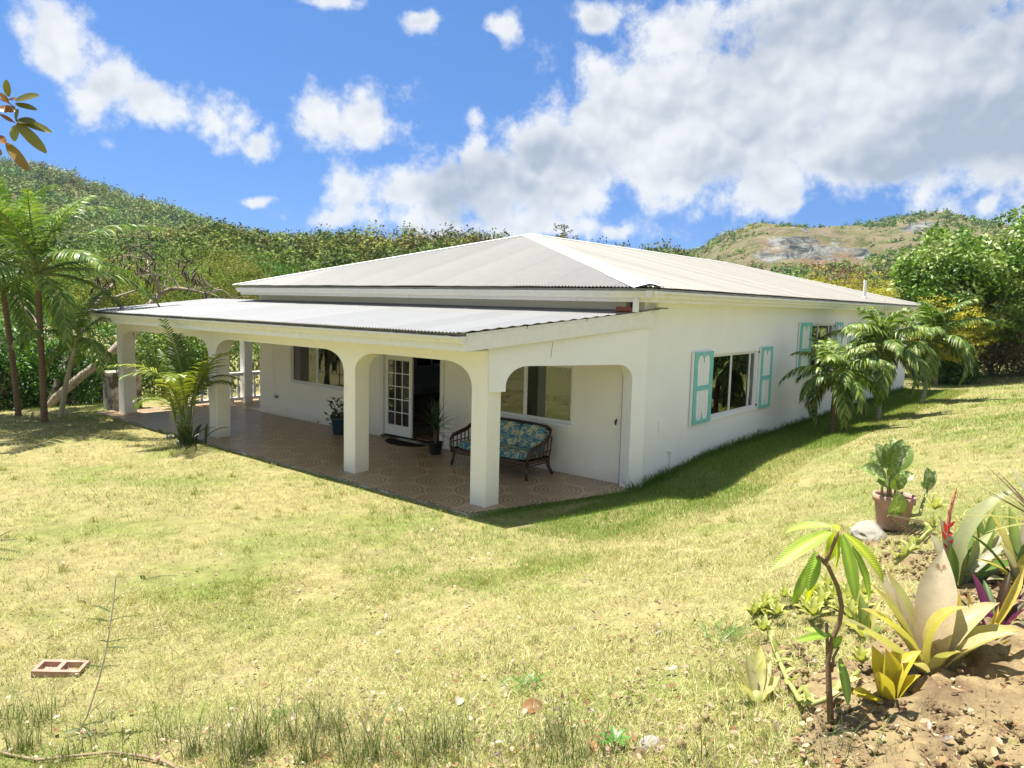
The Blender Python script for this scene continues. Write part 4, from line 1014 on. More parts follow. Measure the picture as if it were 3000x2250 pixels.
# ------------------------------------------------------------------ palms at the left edge
CP1 = ((.075, .145, .022), (.12, .21, .032), (.22, .30, .055))
palm('palm_tree', 'tall brown-trunked palm at the left edge of the picture', (-2.05, 15.15, gz(-2.05, 15.15)-.05), [(0, 0, 0), (-.02, .12, 1.2), (-.08, .25, 2.6), (-.12, .42, 3.75)], .08, .066, 19, 3.1, .70, .044, 31, CP1, M_PT_DARK, .6, .85, 44, -.15, 'feather palms left of the porch', 1.3)
palm('palm_tree', 'tall palm with straight brown trunk, second from the left edge', (-1.92, 13.63, gz(-1.92, 13.63)-.05), [(0, 0, 0), (0, 0, 1.3), (-.02, -.04, 2.6), (-.03, -.10, 3.5)], .082, .068, 19, 3.0, .70, .044, 32, CP1, M_PT_DARK, .55, .85, 44, -.15, 'feather palms left of the porch', 1.3)
palm('palm_tree', 'short leaning palm with pale trunk beside the porch corner', (-1.30, 14.35, gz(-1.3, 14.35)-.05), [(0, 0, 0), (.05, -.2, .7), (.1, -.55, 1.5), (.12, -.95, 2.05)], .07, .05, 9, 1.8, .50, .040, 33, CP1, M_PT_PALE, .35, 1.0, 34, -.25, 'feather palms left of the porch', 1.35)

# three stocky palms beside the right wall
CP2 = ((.07, .14, .022), (.12, .21, .032), (.26, .33, .085))
for (bx, by, h, L, sd, lb, pth) in ((9.96, -2.53, 1.12, 1.34, 41, 'small stocky palm nearest the porch beside the right wall', [(0, 0, 0), (.0, .0, .5), (.06, .0, .95), (.12, 0, 1.32)]),
                               (13.2, -2.85, 1.75, 1.75, 42, 'middle of the three stocky palms beside the right wall', [(0, 0, 0), (.02, .03, .6), (.0, .05, 1.3), (0, .05, 1.85)]),
                               (18.9, -2.9, 1.75, 1.85, 43, 'farthest of the three stocky palms beside the right wall', [(0, 0, 0), (.05, -.05, .6), (.1, -.12, 1.4), (.1, -.15, 2.0)])):
    palm('palm_tree', lb, (bx, by, gz(bx, by)-.05), pth, .07, .065, 25, L, .42*L/1.38, .050*L/1.38, sd, CP2, M_PT_PALE if sd > 41 else M_PT_DARK, .25, 1.25, 28, -.15, 'stocky palms along the right wall', 1.8, .15)

# areca palm in a bunch of lilies at the third column
def areca():
    bx, by = -.62, 8.62; r = np.random.default_rng(51); t = thing('areca_palm', 'feathery areca palm growing at the foot of the second column from the left', 'palm', (bx, by, gz(bx, by)-.02))
    vs = [frond_mesh('frond', L, e, b, 30, .36, .024, r, .55, .30, c) for L, e, b, c in ((1.5, 1.30, 1.3, ((.24, .30, .03), (.34, .36, .04))), (1.5, 1.35, 1.1, ((.10, .17, .025),)), (1.35, 1.15, 1.6, ((.16, .23, .03), (.24, .28, .04))), (1.2, 1.0, 1.5, ((.08, .14, .02),)), (1.5, 1.45, .5, ((.09, .15, .022),)))]
    for v in vs: v.materials.append(M_PALM)
    view = math.atan2(RGT.y, RGT.x)
    for i in range(15):
        az = view+(i*2.4)+r.normal()*.3; b0 = Vector((r.normal()*.09, r.normal()*.09, 0)); h = .5+.7*r.random()
        top = b0+Vector((math.cos(az)*.12, math.sin(az)*.12, h)); mb = MB(); mb.tube([b0, (b0+top)/2+Vector((0, 0, .02)), top], [.020, .016, .012], 7); obj('stem', mb, M_SHAFT, t, smooth=True)
        obj('frond', vs[i % 5], None, t, top, (0, 0, az), 1.0+.4*r.random())
    # two bright yellow-green fronds reaching out to the left
    for az, z, k in ((view+PI+.2, .95, 0), (view+PI-.35, .45, 2)): obj('frond', vs[k], None, t, (0, 0, z), (0, .25, az), 1.3)
    return t
areca()

# ------------------------------------------------------------------ broad leaves
def leaf_np(L, Wd, bend=.6, fold=.25, seg=8, prof='lance', wave=0.0, r=None, tipc=None, c0=(.2, .3, .05), c1=None, mid=None, twist=0.0, chan=0.0):
    """leaf along +x, up +z, from the origin. Returns verts, quads, cols"""
    ang = 0.0; p = np.zeros(3); V = []; C = []; cols = 5
    for i in range(seg+1):
        s = i/seg
        w = {'lance': math.sin(PI*min(1, s*.93+.05))**.75 if s < 1 else 0.02, 'strap': (.60+.48*math.sin(PI*min(1, s*.95)))*min(1, ((1-s)*3.2)**.65+.015),
             'oval': math.sin(PI*min(1, s*.96+.02))**.55, 'spike': (1-s)**.8+.02, 'spoon': (.35+.65*s**1.2)*min(1, math.sqrt(max(0, (1-s)*6))+.03)}[prof]*Wd
        d = np.array([math.cos(ang), 0, math.sin(ang)]); n_ = np.array([-math.sin(ang), 0, math.cos(ang)])
        tw = twist*s; sd = np.array([0, math.cos(tw), 0])+n_*math.sin(tw)
        for j in range(cols):
            u = (j/(cols-1)-.5)*2
            q = p+sd*u*w*.5+n_*(abs(u)*w*.5*fold+(u*u*w*chan))+n_*wave*w*math.sin(s*22+u*3)*abs(u)
            V.append(q); c = np.array(c0) if c1 is None else np.array(c0)*(1-s)+np.array(c1)*s
            if tipc is not None and s > .8: c = c*(1-(s-.8)*5)+np.array(tipc)*(s-.8)*5
            if mid is not None and j == 2: c = np.array(mid)
            C.append(c)
        ang -= bend/seg*(.5+s); p = p+np.array([math.cos(ang), 0, math.sin(ang)])*L/seg
    Q = [(i*cols+j, i*cols+j+1, (i+1)*cols+j+1, (i+1)*cols+j) for i in range(seg) for j in range(cols-1)]
    return np.array(V), np.array(Q), np.clip(np.array(C), .004, 1)
def leaf_obj(parent, base, tip, Wd, upv=(0, 0, 1), name='leaf', mat=None, sag=.25, **kw):
    """leaf spanning base -> tip (parent coordinates), bowed upwards by sag"""
    b, t = Vector(base), Vector(tip); d = t-b; L = d.length; kw.setdefault('bend', sag*4)
    V, Q, C = leaf_np(L*1.03, Wd, **kw); e = Vector(V[-3].tolist()); 
    x0 = e.normalized(); z0 = Vector((0, 0, 1)); y0 = z0.cross(x0).normalized(); z0 = x0.cross(y0)
    x1 = d.normalized(); u = Vector(upv); y1 = u.cross(x1)
    if y1.length < .05: y1 = Vector((1, 0, 0)).cross(x1)
    y1.normalize(); z1 = x1.cross(y1)
    R_ = Matrix((x1, y1, z1)).transposed() @ Matrix((x0, y0, z0)); sc = L/e.length
    me = np_mesh(name, V, Q, None, C, True); o = obj(name, me, mat or M_LEAF, parent); o.matrix_basis = Matrix.Translation(b) @ R_.to_4x4() @ Matrix.Scale(sc, 4); return o
# ------------------------------------------------------------------ trees and shrubs
def shrub(name, label, pos, h, w, n, leaf, cols, seed, group=None, per=34, cat='shrub', flat=.85):
    r = np.random.default_rng(seed); t = thing(name, label, cat, (pos[0], pos[1], pos[2]), group=group)
    mb = MB(); tips = []
    for i in range(4):
        a = i*1.6+r.normal()*.3; limbs(mb, (0, 0, -.1), (math.cos(a)*.5, math.sin(a)*.5, 1), h*.42, .03+.012*h, 2, r, tips, .6, .3, 3, .15, 5)
    obj('branches', mb, M_BARK, t)
    u = rdir(n, r); rad = r.random((n, 1))**.33; c = u*rad*np.array([w*.5, w*.5, h*.5])+np.array([0, 0, h*.52])
    c += (r.normal(size=c.shape))*.08*w
    P = leaf_cloud(c, .16*w*(.6+.8*r.random(n)), per, leaf, cols, r, flat, .5, .5)
    obj('crown', np_mesh('crown', P[0], P[1], None, P[2]), M_FOL, t); return t
G1 = [(.03, .085, .010), (.055, .14, .016), (.10, .21, .028)]
G2 = [(.065, .14, .015), (.115, .20, .022), (.18, .25, .032)]
G3 = [(.12, .165, .018), (.17, .20, .026), (.21, .20, .038)]
for i, (px, py, dep, h, w, lb, cols) in enumerate([
        (-20, 1190, 25.5, 3.6, 3.2, 'high dark shrub at the left edge behind the palms', G1), (90, 1205, 24.5, 2.6, 2.4, 'dark shrub filling the gap between the two brown palm trunks', G1), (250, 1185, 27.5, 3.0, 3.0, 'green shrub behind the pale leaning palm', G1), (350, 1175, 29, 3.2, 3.2, 'green shrub behind the leftmost porch column', G2), (560, 1150, 31, 3.4, 3.6, 'green shrub showing over the balustrade behind the areca palm', G2), (40, 1160, 31, 4.6, 4.4, 'tallest shrub behind the crowns of the brown palms', G1),
        (40, 1215, 23.5, 3.0, 2.6, 'dark leafy shrub behind the trunk of the leftmost palm', G1), (215, 1205, 23.5, 2.3, 2.2, 'low dark shrub between the brown palm trunks and the pale leaning palm', G1),
        (-60, 1225, 22.5, 3.4, 2.8, 'tall dark shrub cut by the left edge of the picture', G1), (290, 1195, 25.5, 2.2, 2.2, 'dark leafy shrub beside the old concrete pier', G1),
        (120, 1165, 28, 4.0, 4.0, 'high green shrub behind the two brown palm trunks', G1), (480, 1130, 26, 2.6, 3.0, 'green shrub seen through the leftmost porch arch', G2),
        (620, 1120, 27, 2.8, 3.2, 'green shrub behind the balustrade next to the house corner', G2), (720, 1110, 30, 3.2, 3.4, 'taller green shrub behind the far end of the balustrade', G2)]):
    P = at(px, py, dep); shrub('shrub', lb, (P.x, P.y, gz(P.x, P.y)), h, w, 90, .13, cols, 100+i, 'shrubs left of the house', 42)

def pod_tree():
    r = np.random.default_rng(61); D = 24.0
    b = at(120, 1215, D-1.7); t = thing('pod_tree', 'leaning pale-barked tree with bare twigs and dark hanging pods behind the porch', 'tree', (b.x, b.y, gz(b.x, b.y)-.3))
    o = Vector(t.location); L = lambda *q: [at(x, y, d)-o for x, y, d in q]
    mb = MB(); tips = []
    mb.tube(L((120, 1230, D-1.7), (165, 1165, D-1.7), (235, 1105, D-1.6), (311, 1047, D-1.2), (370, 985, D-.6), (430, 900, D+1), (466, 863, D+1.2)), [.15, .135, .125, .115, .11, .10, .09], 10)
    mb.tube(L((466, 863, D+1.2), (495, 848, D+1.5), (524, 845, D+1.5), (560, 850, D+1.2), (600, 860, D+1), (640, 850, D+1)), [.085, .075, .065, .055, .04, .025], 8)
    mb.tube(L((150, 1170, D-1.7), (190, 1060, D-.5), (255, 930, D+1), (300, 870, D+1.2), (335, 830, D+1.4)), [.10, .09, .08, .07, .05], 9)
    mb.tube(L((466, 863, D+1.2), (462, 830, D+1), (440, 800, D+1), (430, 760, D+1.3)), [.07, .06, .045, .03], 7)
    mb.tube(L((300, 870, D+1.2), (340, 870, D+2), (400, 850, D+2.4)), [.06, .045, .03], 7)
    mb.tube(L((190, 1060, D-.5), (120, 960, D+1), (60, 890, D+1.5), (20, 850, D+2)), [.09, .07, .055, .03], 7)
    ends = L((430, 760, D+1.3), (335, 830, D+1.4), (400, 850, D+2.4), (524, 845, D+1.5), (600, 860, D+1), (640, 850, D+1), (560, 850, D+1.2), (462, 830, D+1), (300, 870, D+1.2), (20, 850, D+2), (255, 930, D+1), (440, 800, D+1))
    for e in ends:
        for k in range(2): limbs(mb, e, Vector((r.normal(), r.normal(), .55+.4*r.random())), .55+.35*r.random(), .028, 2, r, tips, .8, .55, 3, .05, 5)
    obj('branches', mb, M_BARK, t, smooth=True)
    pm = []
    for k in range(3):
        m_ = MB(); c = .5+.5*k; pts = [(0, 0, 0)]
        for i in range(6): a = -1.2-.25*c*i*.5; pts.append((pts[-1][0]+math.cos(a+.6)*.045, 0, pts[-1][2]+math.sin(a)*.055))
        m_.tube(pts, [.006, .016, .02, .021, .02, .014, .004], 5); me = m_.mesh('pod', True); me.materials.append(M_POD); pm.append(me)
    tips = [tips[i] for i in r.permutation(len(tips))[:170]]
    for q in tips: obj('pod', pm[int(r.integers(3))], None, t, q, (r.normal()*.25, r.normal()*.25, r.random()*6.3), 0.75+.45*r.random())
    lc = leaf_cloud(np.array([np.array(e) for e in ends])+r.normal(size=(len(ends), 3))*.5, .5, 60, .06, G2, r, .5, .5, .4)
    obj('leaves', np_mesh('leaves', lc[0], lc[1], None, lc[2]), M_FOL, t)
pod_tree()

def tree(name, label, pos, h, trunk_h, w, n, leaf, cols, seed, group=None, per=40, lean=(0, 0), aspect=.5, flat=.6, spread=.55, bark=None, depth=3, clump=.10, shell=.33, up=.5, gap=.40, fol=None):
    """trunk with limbs; crown clumps sit round the limb tips and through the crown's volume"""
    r = np.random.default_rng(seed); t = thing(name, label, 'tree', pos, group=group)
    mb = MB(); tips = []
    mb.tube([(0, 0, -.2), (lean[0]*.3, lean[1]*.3, trunk_h*.5), (lean[0], lean[1], trunk_h)], [.045*h**.9*.5, .035*h**.9*.5, .03*h**.9*.5], 9)
    for i in range(5):
        a = i*1.257+r.normal()*.25; limbs(mb, (lean[0], lean[1], trunk_h*.96), (math.cos(a)*.8, math.sin(a)*.8, .75), (h-trunk_h)*.36, .02*h**.9*.5, depth, r, tips, spread, .25, 3, .10, 6)
    obj('trunk', mb, bark or M_BARK, t, smooth=True)
    tp = np.array(tips); cz = (h+trunk_h*.7)/2; hz = (h-trunk_h*.7)/2
    tp = tp[((tp[:, 0]-lean[0])/(w*.56))**2+((tp[:, 1]-lean[1])/(w*.56))**2+((tp[:, 2]-cz)/(hz*1.1))**2 < 1] if len(tp) else tp
    u = rdir(n, r); c = u*(r.random((n, 1))**shell)*np.array([w*.5, w*.5, hz])+np.array([lean[0], lean[1], cz])
    keep = fnoise(c[:, 0]*1.7+c[:, 2]*2.1+seed, c[:, 1]*1.7-c[:, 2]*1.3, w*.30, seed) > gap; c = c[keep]
    c = np.concatenate([c, tp[:n]]) if len(tp) else c
    P = leaf_cloud(c, clump*w*(.6+.8*r.random(len(c))), per, leaf, cols, r, flat, up, aspect)
    obj('crown', np_mesh('crown', P[0], P[1], None, P[2]), fol or M_FOL, t); return t
GB = [(.08, .17, .022), (.14, .25, .035), (.22, .33, .06), (.34, .42, .15)]
def on_far(px, py, dep): P = at(px, py, dep); return (P.x, P.y, gz(P.x, P.y))
P = on_far(2845, 1115, 34)
tree('broadleaf_tree', 'big glossy broadleaf tree with dark trunk at the right edge behind the lawn', (P[0], P[1], P[2]-.2), 8.1, 3.3, 8.4, 620, .24, GB, 71, None, 50, (.5, -.3), .5, .55, .6, M_BARKD, 3, .062, .45, gap=.50)
P = on_far(3010, 1105, 38)
tree('broadleaf_tree', 'green broadleaf tree cut off by the right edge of the picture', (P[0], P[1], P[2]-.2), 7.6, 1.8, 7.0, 420, .24, GB, 72, None, 44, (0, 0), .5, .55, .6, M_BARKD, 3, .07, .45, gap=.47)
GY = [(.33, .32, .035), (.44, .41, .05), (.50, .45, .07), (.27, .29, .04)]
for i, (px, py, dep, h, w, lb) in enumerate([(2560, 1040, 38, 5.6, 7.0, 'yellow-green feathery tree behind the far end of the roof'), (2380, 1000, 44, 6.2, 7.5, 'yellow-green feathery tree above the middle of the right roof slope'), (2745, 1100, 32.6, 4.3, 4.2, 'pale yellow-green tree in front of the big broadleaf tree beyond the side palms'), (2690, 1098, 37, 5.0, 7.0, 'low yellow-green feathery tree between the house end and the big broadleaf tree')]):
    P = on_far(px, py, dep); tree('feathery_tree', lb, (P[0], P[1], P[2]-.2), h, 1.6, w, 430, .11, GY, 80+i, 'feathery trees behind the house end', 50, (0, 0), .35, .30, .8, M_BARK, 3, .065, .6, .75, fol=M_FOLMID)
P = on_far(2440, 1000, 40); shrub('red_shrub', 'reddish brown dry shrub showing over the far right roof slope', (P[0], P[1], P[2]+3.2), 2.8, 4.0, 60, .10, [(.20, .075, .04), (.25, .10, .06), (.16, .10, .04)], 90, None, 40)
GD = [(.20, .16, .07), (.26, .20, .10), (.15, .15, .05)]
for i, (px, py, dep, h, w, lb) in enumerate([(2910, 1100, 37, 2.6, 4.0, 'dry brownish thicket under the big tree at the right'), (2995, 1095, 36, 2.6, 3.6, 'dry brownish thicket at the right edge of the lawn'), (2760, 1105, 38, 2.4, 3.6, 'dry thicket left of the big tree trunk'), (2795, 1128, 33, .9, 1.6, 'low green bush at the foot of the big tree')]):
    P = on_far(px, py, dep); shrub('thicket', lb, (P[0], P[1], P[2]), h*1.1, w*1.1, 190, .13, G1 if i == 3 else GD, 95+i, None, 40)
# trees just behind the house and beyond the left porch end
for i, (px, py, dep, h, w, lb, cols, lf) in enumerate([
        (330, 1000, 36, 5.6, 6.5, 'yellow-green tree above the left corner of the porch roof', G3, .13), (480, 980, 42, 6.8, 7.5, 'feathery green tree behind the podded branches', G2, .13),
        (640, 970, 46, 7.0, 8.0, 'feathery olive tree left of the main roof corner', G3, .13), (800, 960, 58, 8.0, 8.5, 'round dark green tree behind the left hip of the roof', G1, .17),
        (210, 1010, 44, 7.2, 8.0, 'olive tree behind the crowns of the left palms', G2, .14), (60, 1020, 40, 6.5, 7.0, 'green tree behind the leftmost palm crown', G2, .14),
        (700, 970, 56, 7.5, 8.0, 'light olive tree between the podded tree and the round dark tree', G3, .15)]):
    P = on_far(px, py, dep); tree('hedge_tree', lb, (P[0], P[1], -.3), h, 1.6, w, 420, lf, cols, 110+i, 'trees behind the house', 34, (0, 0), .45, .5, .7, M_BARK, 2, .085, .5, .7, fol=M_FOLMID)
P = at(1652, 700, 75); Pb = (P.x, P.y, 0.0)
tree('ridge_tree', 'small bare-looking tree poking over the roof ridge', (P.x, P.y, P.z-4.4), 6.2, 2.5, 2.6, 70, .22, [(.10, .09, .03), (.15, .11, .04)], 130, None, 16, (0, 0), .5, .5, .5, M_BARKD, 2, .10, .6)
for i, (px, py, s_) in enumerate([(2415, 668, 5), (2440, 672, 5), (2478, 665, 9), (2515, 655, 11), (2470, 672, 4), (2620, 640, 5), (2680, 632, 6)]):
    P = at(px, py, 505); tree('quarry_tree', 'small dark tree on the quarry skyline, number %s from the left' % ['one', 'two', 'four', 'five', 'three', 'six', 'seven'][i], (P.x, P.y, P.z-s_*.75), s_, s_*.25, s_*.8, 40, .9, G1, 140+i, 'trees on the quarry skyline', 16, (0, 0), .6, .8, .5, M_BARKD, 1, .2, .5)
# ------------------------------------------------------------------ things on the porch
M_RATTAN = pmat('dark_rattan', (.055, .024, .014), .35, .3, 18, .2, 60, .5)
def mat_cushion():
    M = bpy.data.materials.new('floral_cushion'); M.use_nodes = True; t = M.node_tree; P = t.nodes['Principled BSDF']
    v = nd(t, 'ShaderNodeTexCoord').outputs['Object']
    v = vmth(t, 'ADD', v, vmth(t, 'MULTIPLY', vmth(t, 'SUBTRACT', noise(t, v, 9, 3, .5, out=1), (.5, .5, .5)), (.10, .10, .10)))
    vo = nd(t, 'ShaderNodeTexVoronoi', {'Vector': v, 'Scale': 5.2, 'Randomness': .8})
    d = vo.outputs['Distance']; loc = vmth(t, 'SUBTRACT', v, vo.outputs['Position'])
    sp = nd(t, 'ShaderNodeSeparateXYZ', {0: loc}); a = mth(t, 'ARCTAN2', sp.outputs[2], mth(t, 'ADD', sp.outputs[1], mth(t, 'MULTIPLY', sp.outputs[0], .7)))
    pet = mth(t, 'ADD', .36, mth(t, 'MULTIPLY', mth(t, 'SINE', mth(t, 'MULTIPLY', a, 7.0)), .16))
    fl = smooth(t, mth(t, 'SUBTRACT', pet, d), .0, .05)
    w = smooth(t, noise(t, v, 30, 4, .6), .35, .65)
    flc = mixc(t, w, (.58, .57, .40), (.36, .38, .15))
    lf = smooth(t, nd(t, 'ShaderNodeTexWave', {'Vector': v, 'Scale': 5.5, 'Distortion': 9.0, 'Detail': 3.0, 'Detail Scale': 1.6}).outputs['Fac'], .66, .78)
    base = mixc(t, noise(t, v, 4, 3, .5), (.018, .10, .20), (.03, .17, .30))
    base = mixc(t, mth(t, 'MULTIPLY', lf, .85), base, (.33, .40, .22))
    t.links.new(mixc(t, fl, base, flc), P.inputs['Base Color']); P.inputs['Roughness'].default_value = .8
    t.links.new(nd(t, 'ShaderNodeBump', {'Height': noise(t, v, 14, 3, .5), 'Strength': .25, 'Distance': .02}).outputs[0], P.inputs['Normal'])
    return M
M_CUSH = mat_cushion()
def soft_box(sx, sy, sz, puff=.25, n=8):
    """pillowy box centred on the origin, with a piped rim"""
    me = bpy.data.meshes.new('cushion'); b = bmesh.new(); bmesh.ops.create_cube(b, size=2); bmesh.ops.subdivide_edges(b, edges=b.edges[:], cuts=n-1, use_grid_fill=True)
    for v in b.verts:
        x, y, z = v.co; k = .90
        e = (abs(x)**6+abs(y)**6+abs(z)**6)**(1/6); 
        q = Vector((x, y, z))/e*1.0
        f = 1+puff*(1-q.x**2)*(1-q.y**2)*(.5 if abs(z) > .5 else .0)
        v.co = Vector((q.x*sx/2, q.y*sy/2, q.z*sz/2*f))
    bmesh.ops.recalc_face_normals(b, faces=b.faces); b.to_mesh(me); b.free(); me.polygons.foreach_set('use_smooth', [True]*len(me.polygons)); return me
def sofa():
    s = thing('rattan_sofa', 'dark rattan sofa with blue floral cushions behind the corner column', 'sofa', (1.88, .62, 0))
    Wd, Dp = 2.0, .80           # along y, along x (back at +x)
    for (x, y, dx, dy) in ((.05, .05, -.03, -.03), (.05, Wd-.05, -.03, .03), (Dp-.06, .07, .10, -.05), (Dp-.06, Wd-.07, .10, .05)):
        mb = MB(); mb.tube([(x+dx, y+dy, .0), (x+dx*.3, y+dy*.3, .14), (x, y, .30)], [.030, .032, .036], 10)
        mb.tube([(x+(.05 if x < .3 else -.05), y, .27), (x+dx*.2+(.01 if x < .3 else -.01), y, .14)], .013, 7); obj('leg', mb, M_RATTAN, s, smooth=True)
    mb = MB()
    for z in (.27, .315, .345): mb.tube([(.04, .0, z), (.0, .08, z), (.0, Wd-.08, z), (.04, Wd, z), (Dp-.1, Wd, z), (Dp-.04, Wd-.06, z), (Dp-.04, .06, z), (Dp-.1, .0, z), (.04, 0, z)], .018, 8)
    obj('seat_rail', mb, M_RATTAN, s, smooth=True)
    mb = MB(); mb.box((.05, .05, .29), (Dp-.1, Wd-.05, .33)); obj('seat_deck', mb, M_RATTAN, s)
    # rail: up the front of one arm, over, along the back and down the other arm
    def half(y, sg): return [(.03, y, .30), (.0, y, .42), (.02, y-.02*sg, .54), (.12, y-.04*sg, .62), (.30, y-.05*sg, .655), (.50, y-.04*sg, .70), (.68, y-.01*sg, .80), (.80, y+.05*sg, .89), (.86, y+.20*sg, .925)]
    pts = half(0, 1)+[(.88, Wd*.3, .935), (.885, Wd*.5, .94), (.88, Wd*.7, .935)]+half(Wd, -1)[::-1]
    for k, (dz, rr) in enumerate(((0, .026), (-.045, .017))):
        mb = MB(); mb.tube([(x, y, z+dz) for x, y, z in pts], rr, 9); obj('top_rail', mb, M_RATTAN, s, smooth=True)
    for y, sg in ((0, 1), (Wd, -1)):
        for i in range(6):
            x = .10+i*.115; zt_ = .60+.05*(i/5)+.13*(i/5)**2; mb = MB(); mb.tube([(x-.02, y, .33), (x+.01, y-.03*sg, .46), (x+.03, y-.045*sg, zt_)], .014, 7); obj('arm_spindle', mb, M_RATTAN, s, smooth=True)
        mb = MB(); mb.tube([(.02, y-.02*sg, .47), (.35, y-.04*sg, .48), (.74, y-.02*sg, .50)], .013, 7); obj('arm_rail', mb, M_RATTAN, s, smooth=True)
    for i in range(12):
        y = .12+(Wd-.24)*i/11; mb = MB(); mb.tube([(Dp-.05, y, .33), (Dp+.01, y, .6), (Dp+.07, y, .90)], .012, 6); obj('back_spindle', mb, M_RATTAN, s)
    me = soft_box(.74, Wd-.14, .15, .12); obj('seat_cushion', me, M_CUSH, s, (.38, Wd/2, .425))
    me = soft_box(.50, (Wd-.2)/3, .17, .35)
    for k in range(3): obj('back_cushion', me, M_CUSH, s, (.66, .1+(Wd-.2)/3*(k+.5), .70), (0, -1.25, 0))
sofa()
M_TERRA = pmat('terracotta_pot', (.40, .245, .175), .8, .12, 5, .3, 40, .2, col2=(.50, .39, .32), c2lo=.45, c2hi=.7, c2scale=3)
M_SOILP = pmat('potting_soil', (.07, .045, .03), .95, .3, 40, .5, 60, .1)
M_BLUEP = pmat('blue_glaze', (.012, .04, .06), .3, .15, 6, 0, 40, .5)
M_STEMB = pmat('brown_stem', (.20, .13, .07), .8, .25, 14, .4, 50, .2)
M_STEMG = pmat('green_stem', (.28, .30, .10), .5, .2, 12, .1, 50, .3)
def pot(parent, h, r0, r1, mat, rim=.04):
    mb = MB(); mb.lathe([(0, 0), (r0*.97, 0), (r0, .01), (r1*.95, h-rim), (r1*.96, h-rim+.004), (r1*1.05, h-rim+.006), (r1*1.06, h), (r1*.95, h), (r1*.92, h-.04), (r0, .05)], 28); o = obj('pot', mb, mat, parent, smooth=True)
    for p_ in o.data.polygons: p_.use_smooth = True
    mb = MB(); mb.lathe([(0.0, h-.035), (r1*.5, h-.03), (r1*.93, h-.038)], 20); obj('soil', mb, M_SOILP, o)
    return o
# dracaena in a black pot by the door
def dracaena():
    r = np.random.default_rng(201); t = thing('dracaena', 'spiky dark dracaena in a black pot beside the open door', 'potted plant', (2.40, 3.58, 0))
    pot(t, .27, .125, .165, M_BLACK, .02)
    for a, h in ((0, .72), (2.1, .62), (4.2, .55)):
        tp = Vector((math.cos(a)*.05, math.sin(a)*.05, h)); mb = MB(); mb.tube([(math.cos(a)*.03, math.sin(a)*.03, .22), tp*.6+Vector((0, 0, .1)), tp], [.02, .018, .016], 8); obj('stem', mb, M_STEMB, t, smooth=True)
        for i in range(30):
            az = i*2.4; e = -.35+1.75*(i/29); L = .45+.35*r.random(); d = Vector((math.cos(az)*math.cos(e), math.sin(az)*math.cos(e), math.sin(e)))
            b = tp+Vector((0, 0, -.10+.16*i/29)); leaf_obj(t, b, b+d*L+Vector((0, 0, -.04)), .028, prof='spike', sag=.12, seg=6, fold=.3, c0=(.03, .07, .02), c1=(.06, .10, .03))
    for az in (-2.2, 1.2, .6): leaf_obj(t, (0, 0, .62), (math.cos(az)*.62, math.sin(az)*.62, .60), .05, prof='spike', sag=.3, c0=(.05, .10, .025))
dracaena()
def blue_pot_plant():
    r = np.random.default_rng(202); t = thing('potted_shrub', 'dark leafy plant in a blue pot against the porch wall', 'potted plant', (2.42, 6.92, 0))
    pot(t, .42, .20, .25, M_BLUEP, .05)
    mb = MB()
    for i in range(9):
        a = i*2.4; mb.tube([(0, 0, .38), (math.cos(a)*.15, math.sin(a)*.15, .55), (math.cos(a)*.26, math.sin(a)*.26, .70+.15*r.random())], .008, 5)
    obj('stems', mb, M_STEMB, t)
    for i in range(70):
        a = r.random()*6.3; q = Vector((math.cos(a), math.sin(a), 0))*(.1+.28*r.random()); q.z = .18+.72*r.random(); 
        if q.z < .42: q.x *= 1.2; q.y = abs(q.y)*1.2+.15
        d = Vector(r.normal(size=3)); d.z = abs(d.z)*.7; d.normalize(); leaf_obj(t, q, q+d*.16, .08, prof='oval', sag=.15, seg=4, c0=(.025, .06, .015), c1=(.04, .085, .02))
blue_pot_plant()
mb = MB(); n = 28
loop = [(.42*math.cos(PI/2+PI*i/n), .62*math.sin(PI/2+PI*i/n)) for i in range(n+1)]
mb.prism([loop], .002, .018, Matrix.Identity(4)); o = obj('doormat', mb, pmat('coir_mat', (.018, .016, .015), .95, .3, 40, .8, 200, .1), None, (2.86, 4.98, 0)); tag(o, 'dark half-round doormat in front of the french doors', 'doormat')

# ------------------------------------------------------------------ garden bed at the right: soil, stones
M_BEDSOIL = pmat('dry_bed_soil', (.255, .195, .10), .95, .25, 9, .8, 30, .1, col2=(.15, .105, .06), c2lo=.45, c2hi=.62, c2scale=3, coords='Position', bdist=.03)
def bed():
    n1, n2 = 300, 150; X, Y = np.meshgrid(np.linspace(-6.6, -.6, n1), np.linspace(-8.4, -5.9, n2), indexing='ij'); m = bed_mask(X, Y)
    Z = ground_z(X, Y)-.012+.045*m*(.6+.8*fnoise(X, Y, .28, 88))+.03*m*(vnoise(X, Y, .07, 90)-.4)-.03*(1-m)
    clod = np.exp(-((X+3.75)/.42)**2-((Y+7.2)/.30)**2)
    Z += clod*(.07+.05*vnoise(X, Y, .055, 93))+m*(.05*(vnoise(X, Y, .11, 94)-.5)+.035*(vnoise(X, Y, .05, 95)-.5))
    ii = np.arange(n1*n2).reshape(n1, n2); q = np.stack([ii[:-1, :-1], ii[1:, :-1], ii[1:, 1:], ii[:-1, 1:]], -1).reshape(-1, 4)
    kind(obj('bed_soil', np_mesh('bed_soil', np.stack([X, Y, Z], -1).reshape(-1, 3), q, smooth=True), M_BEDSOIL), 'structure')
bed()
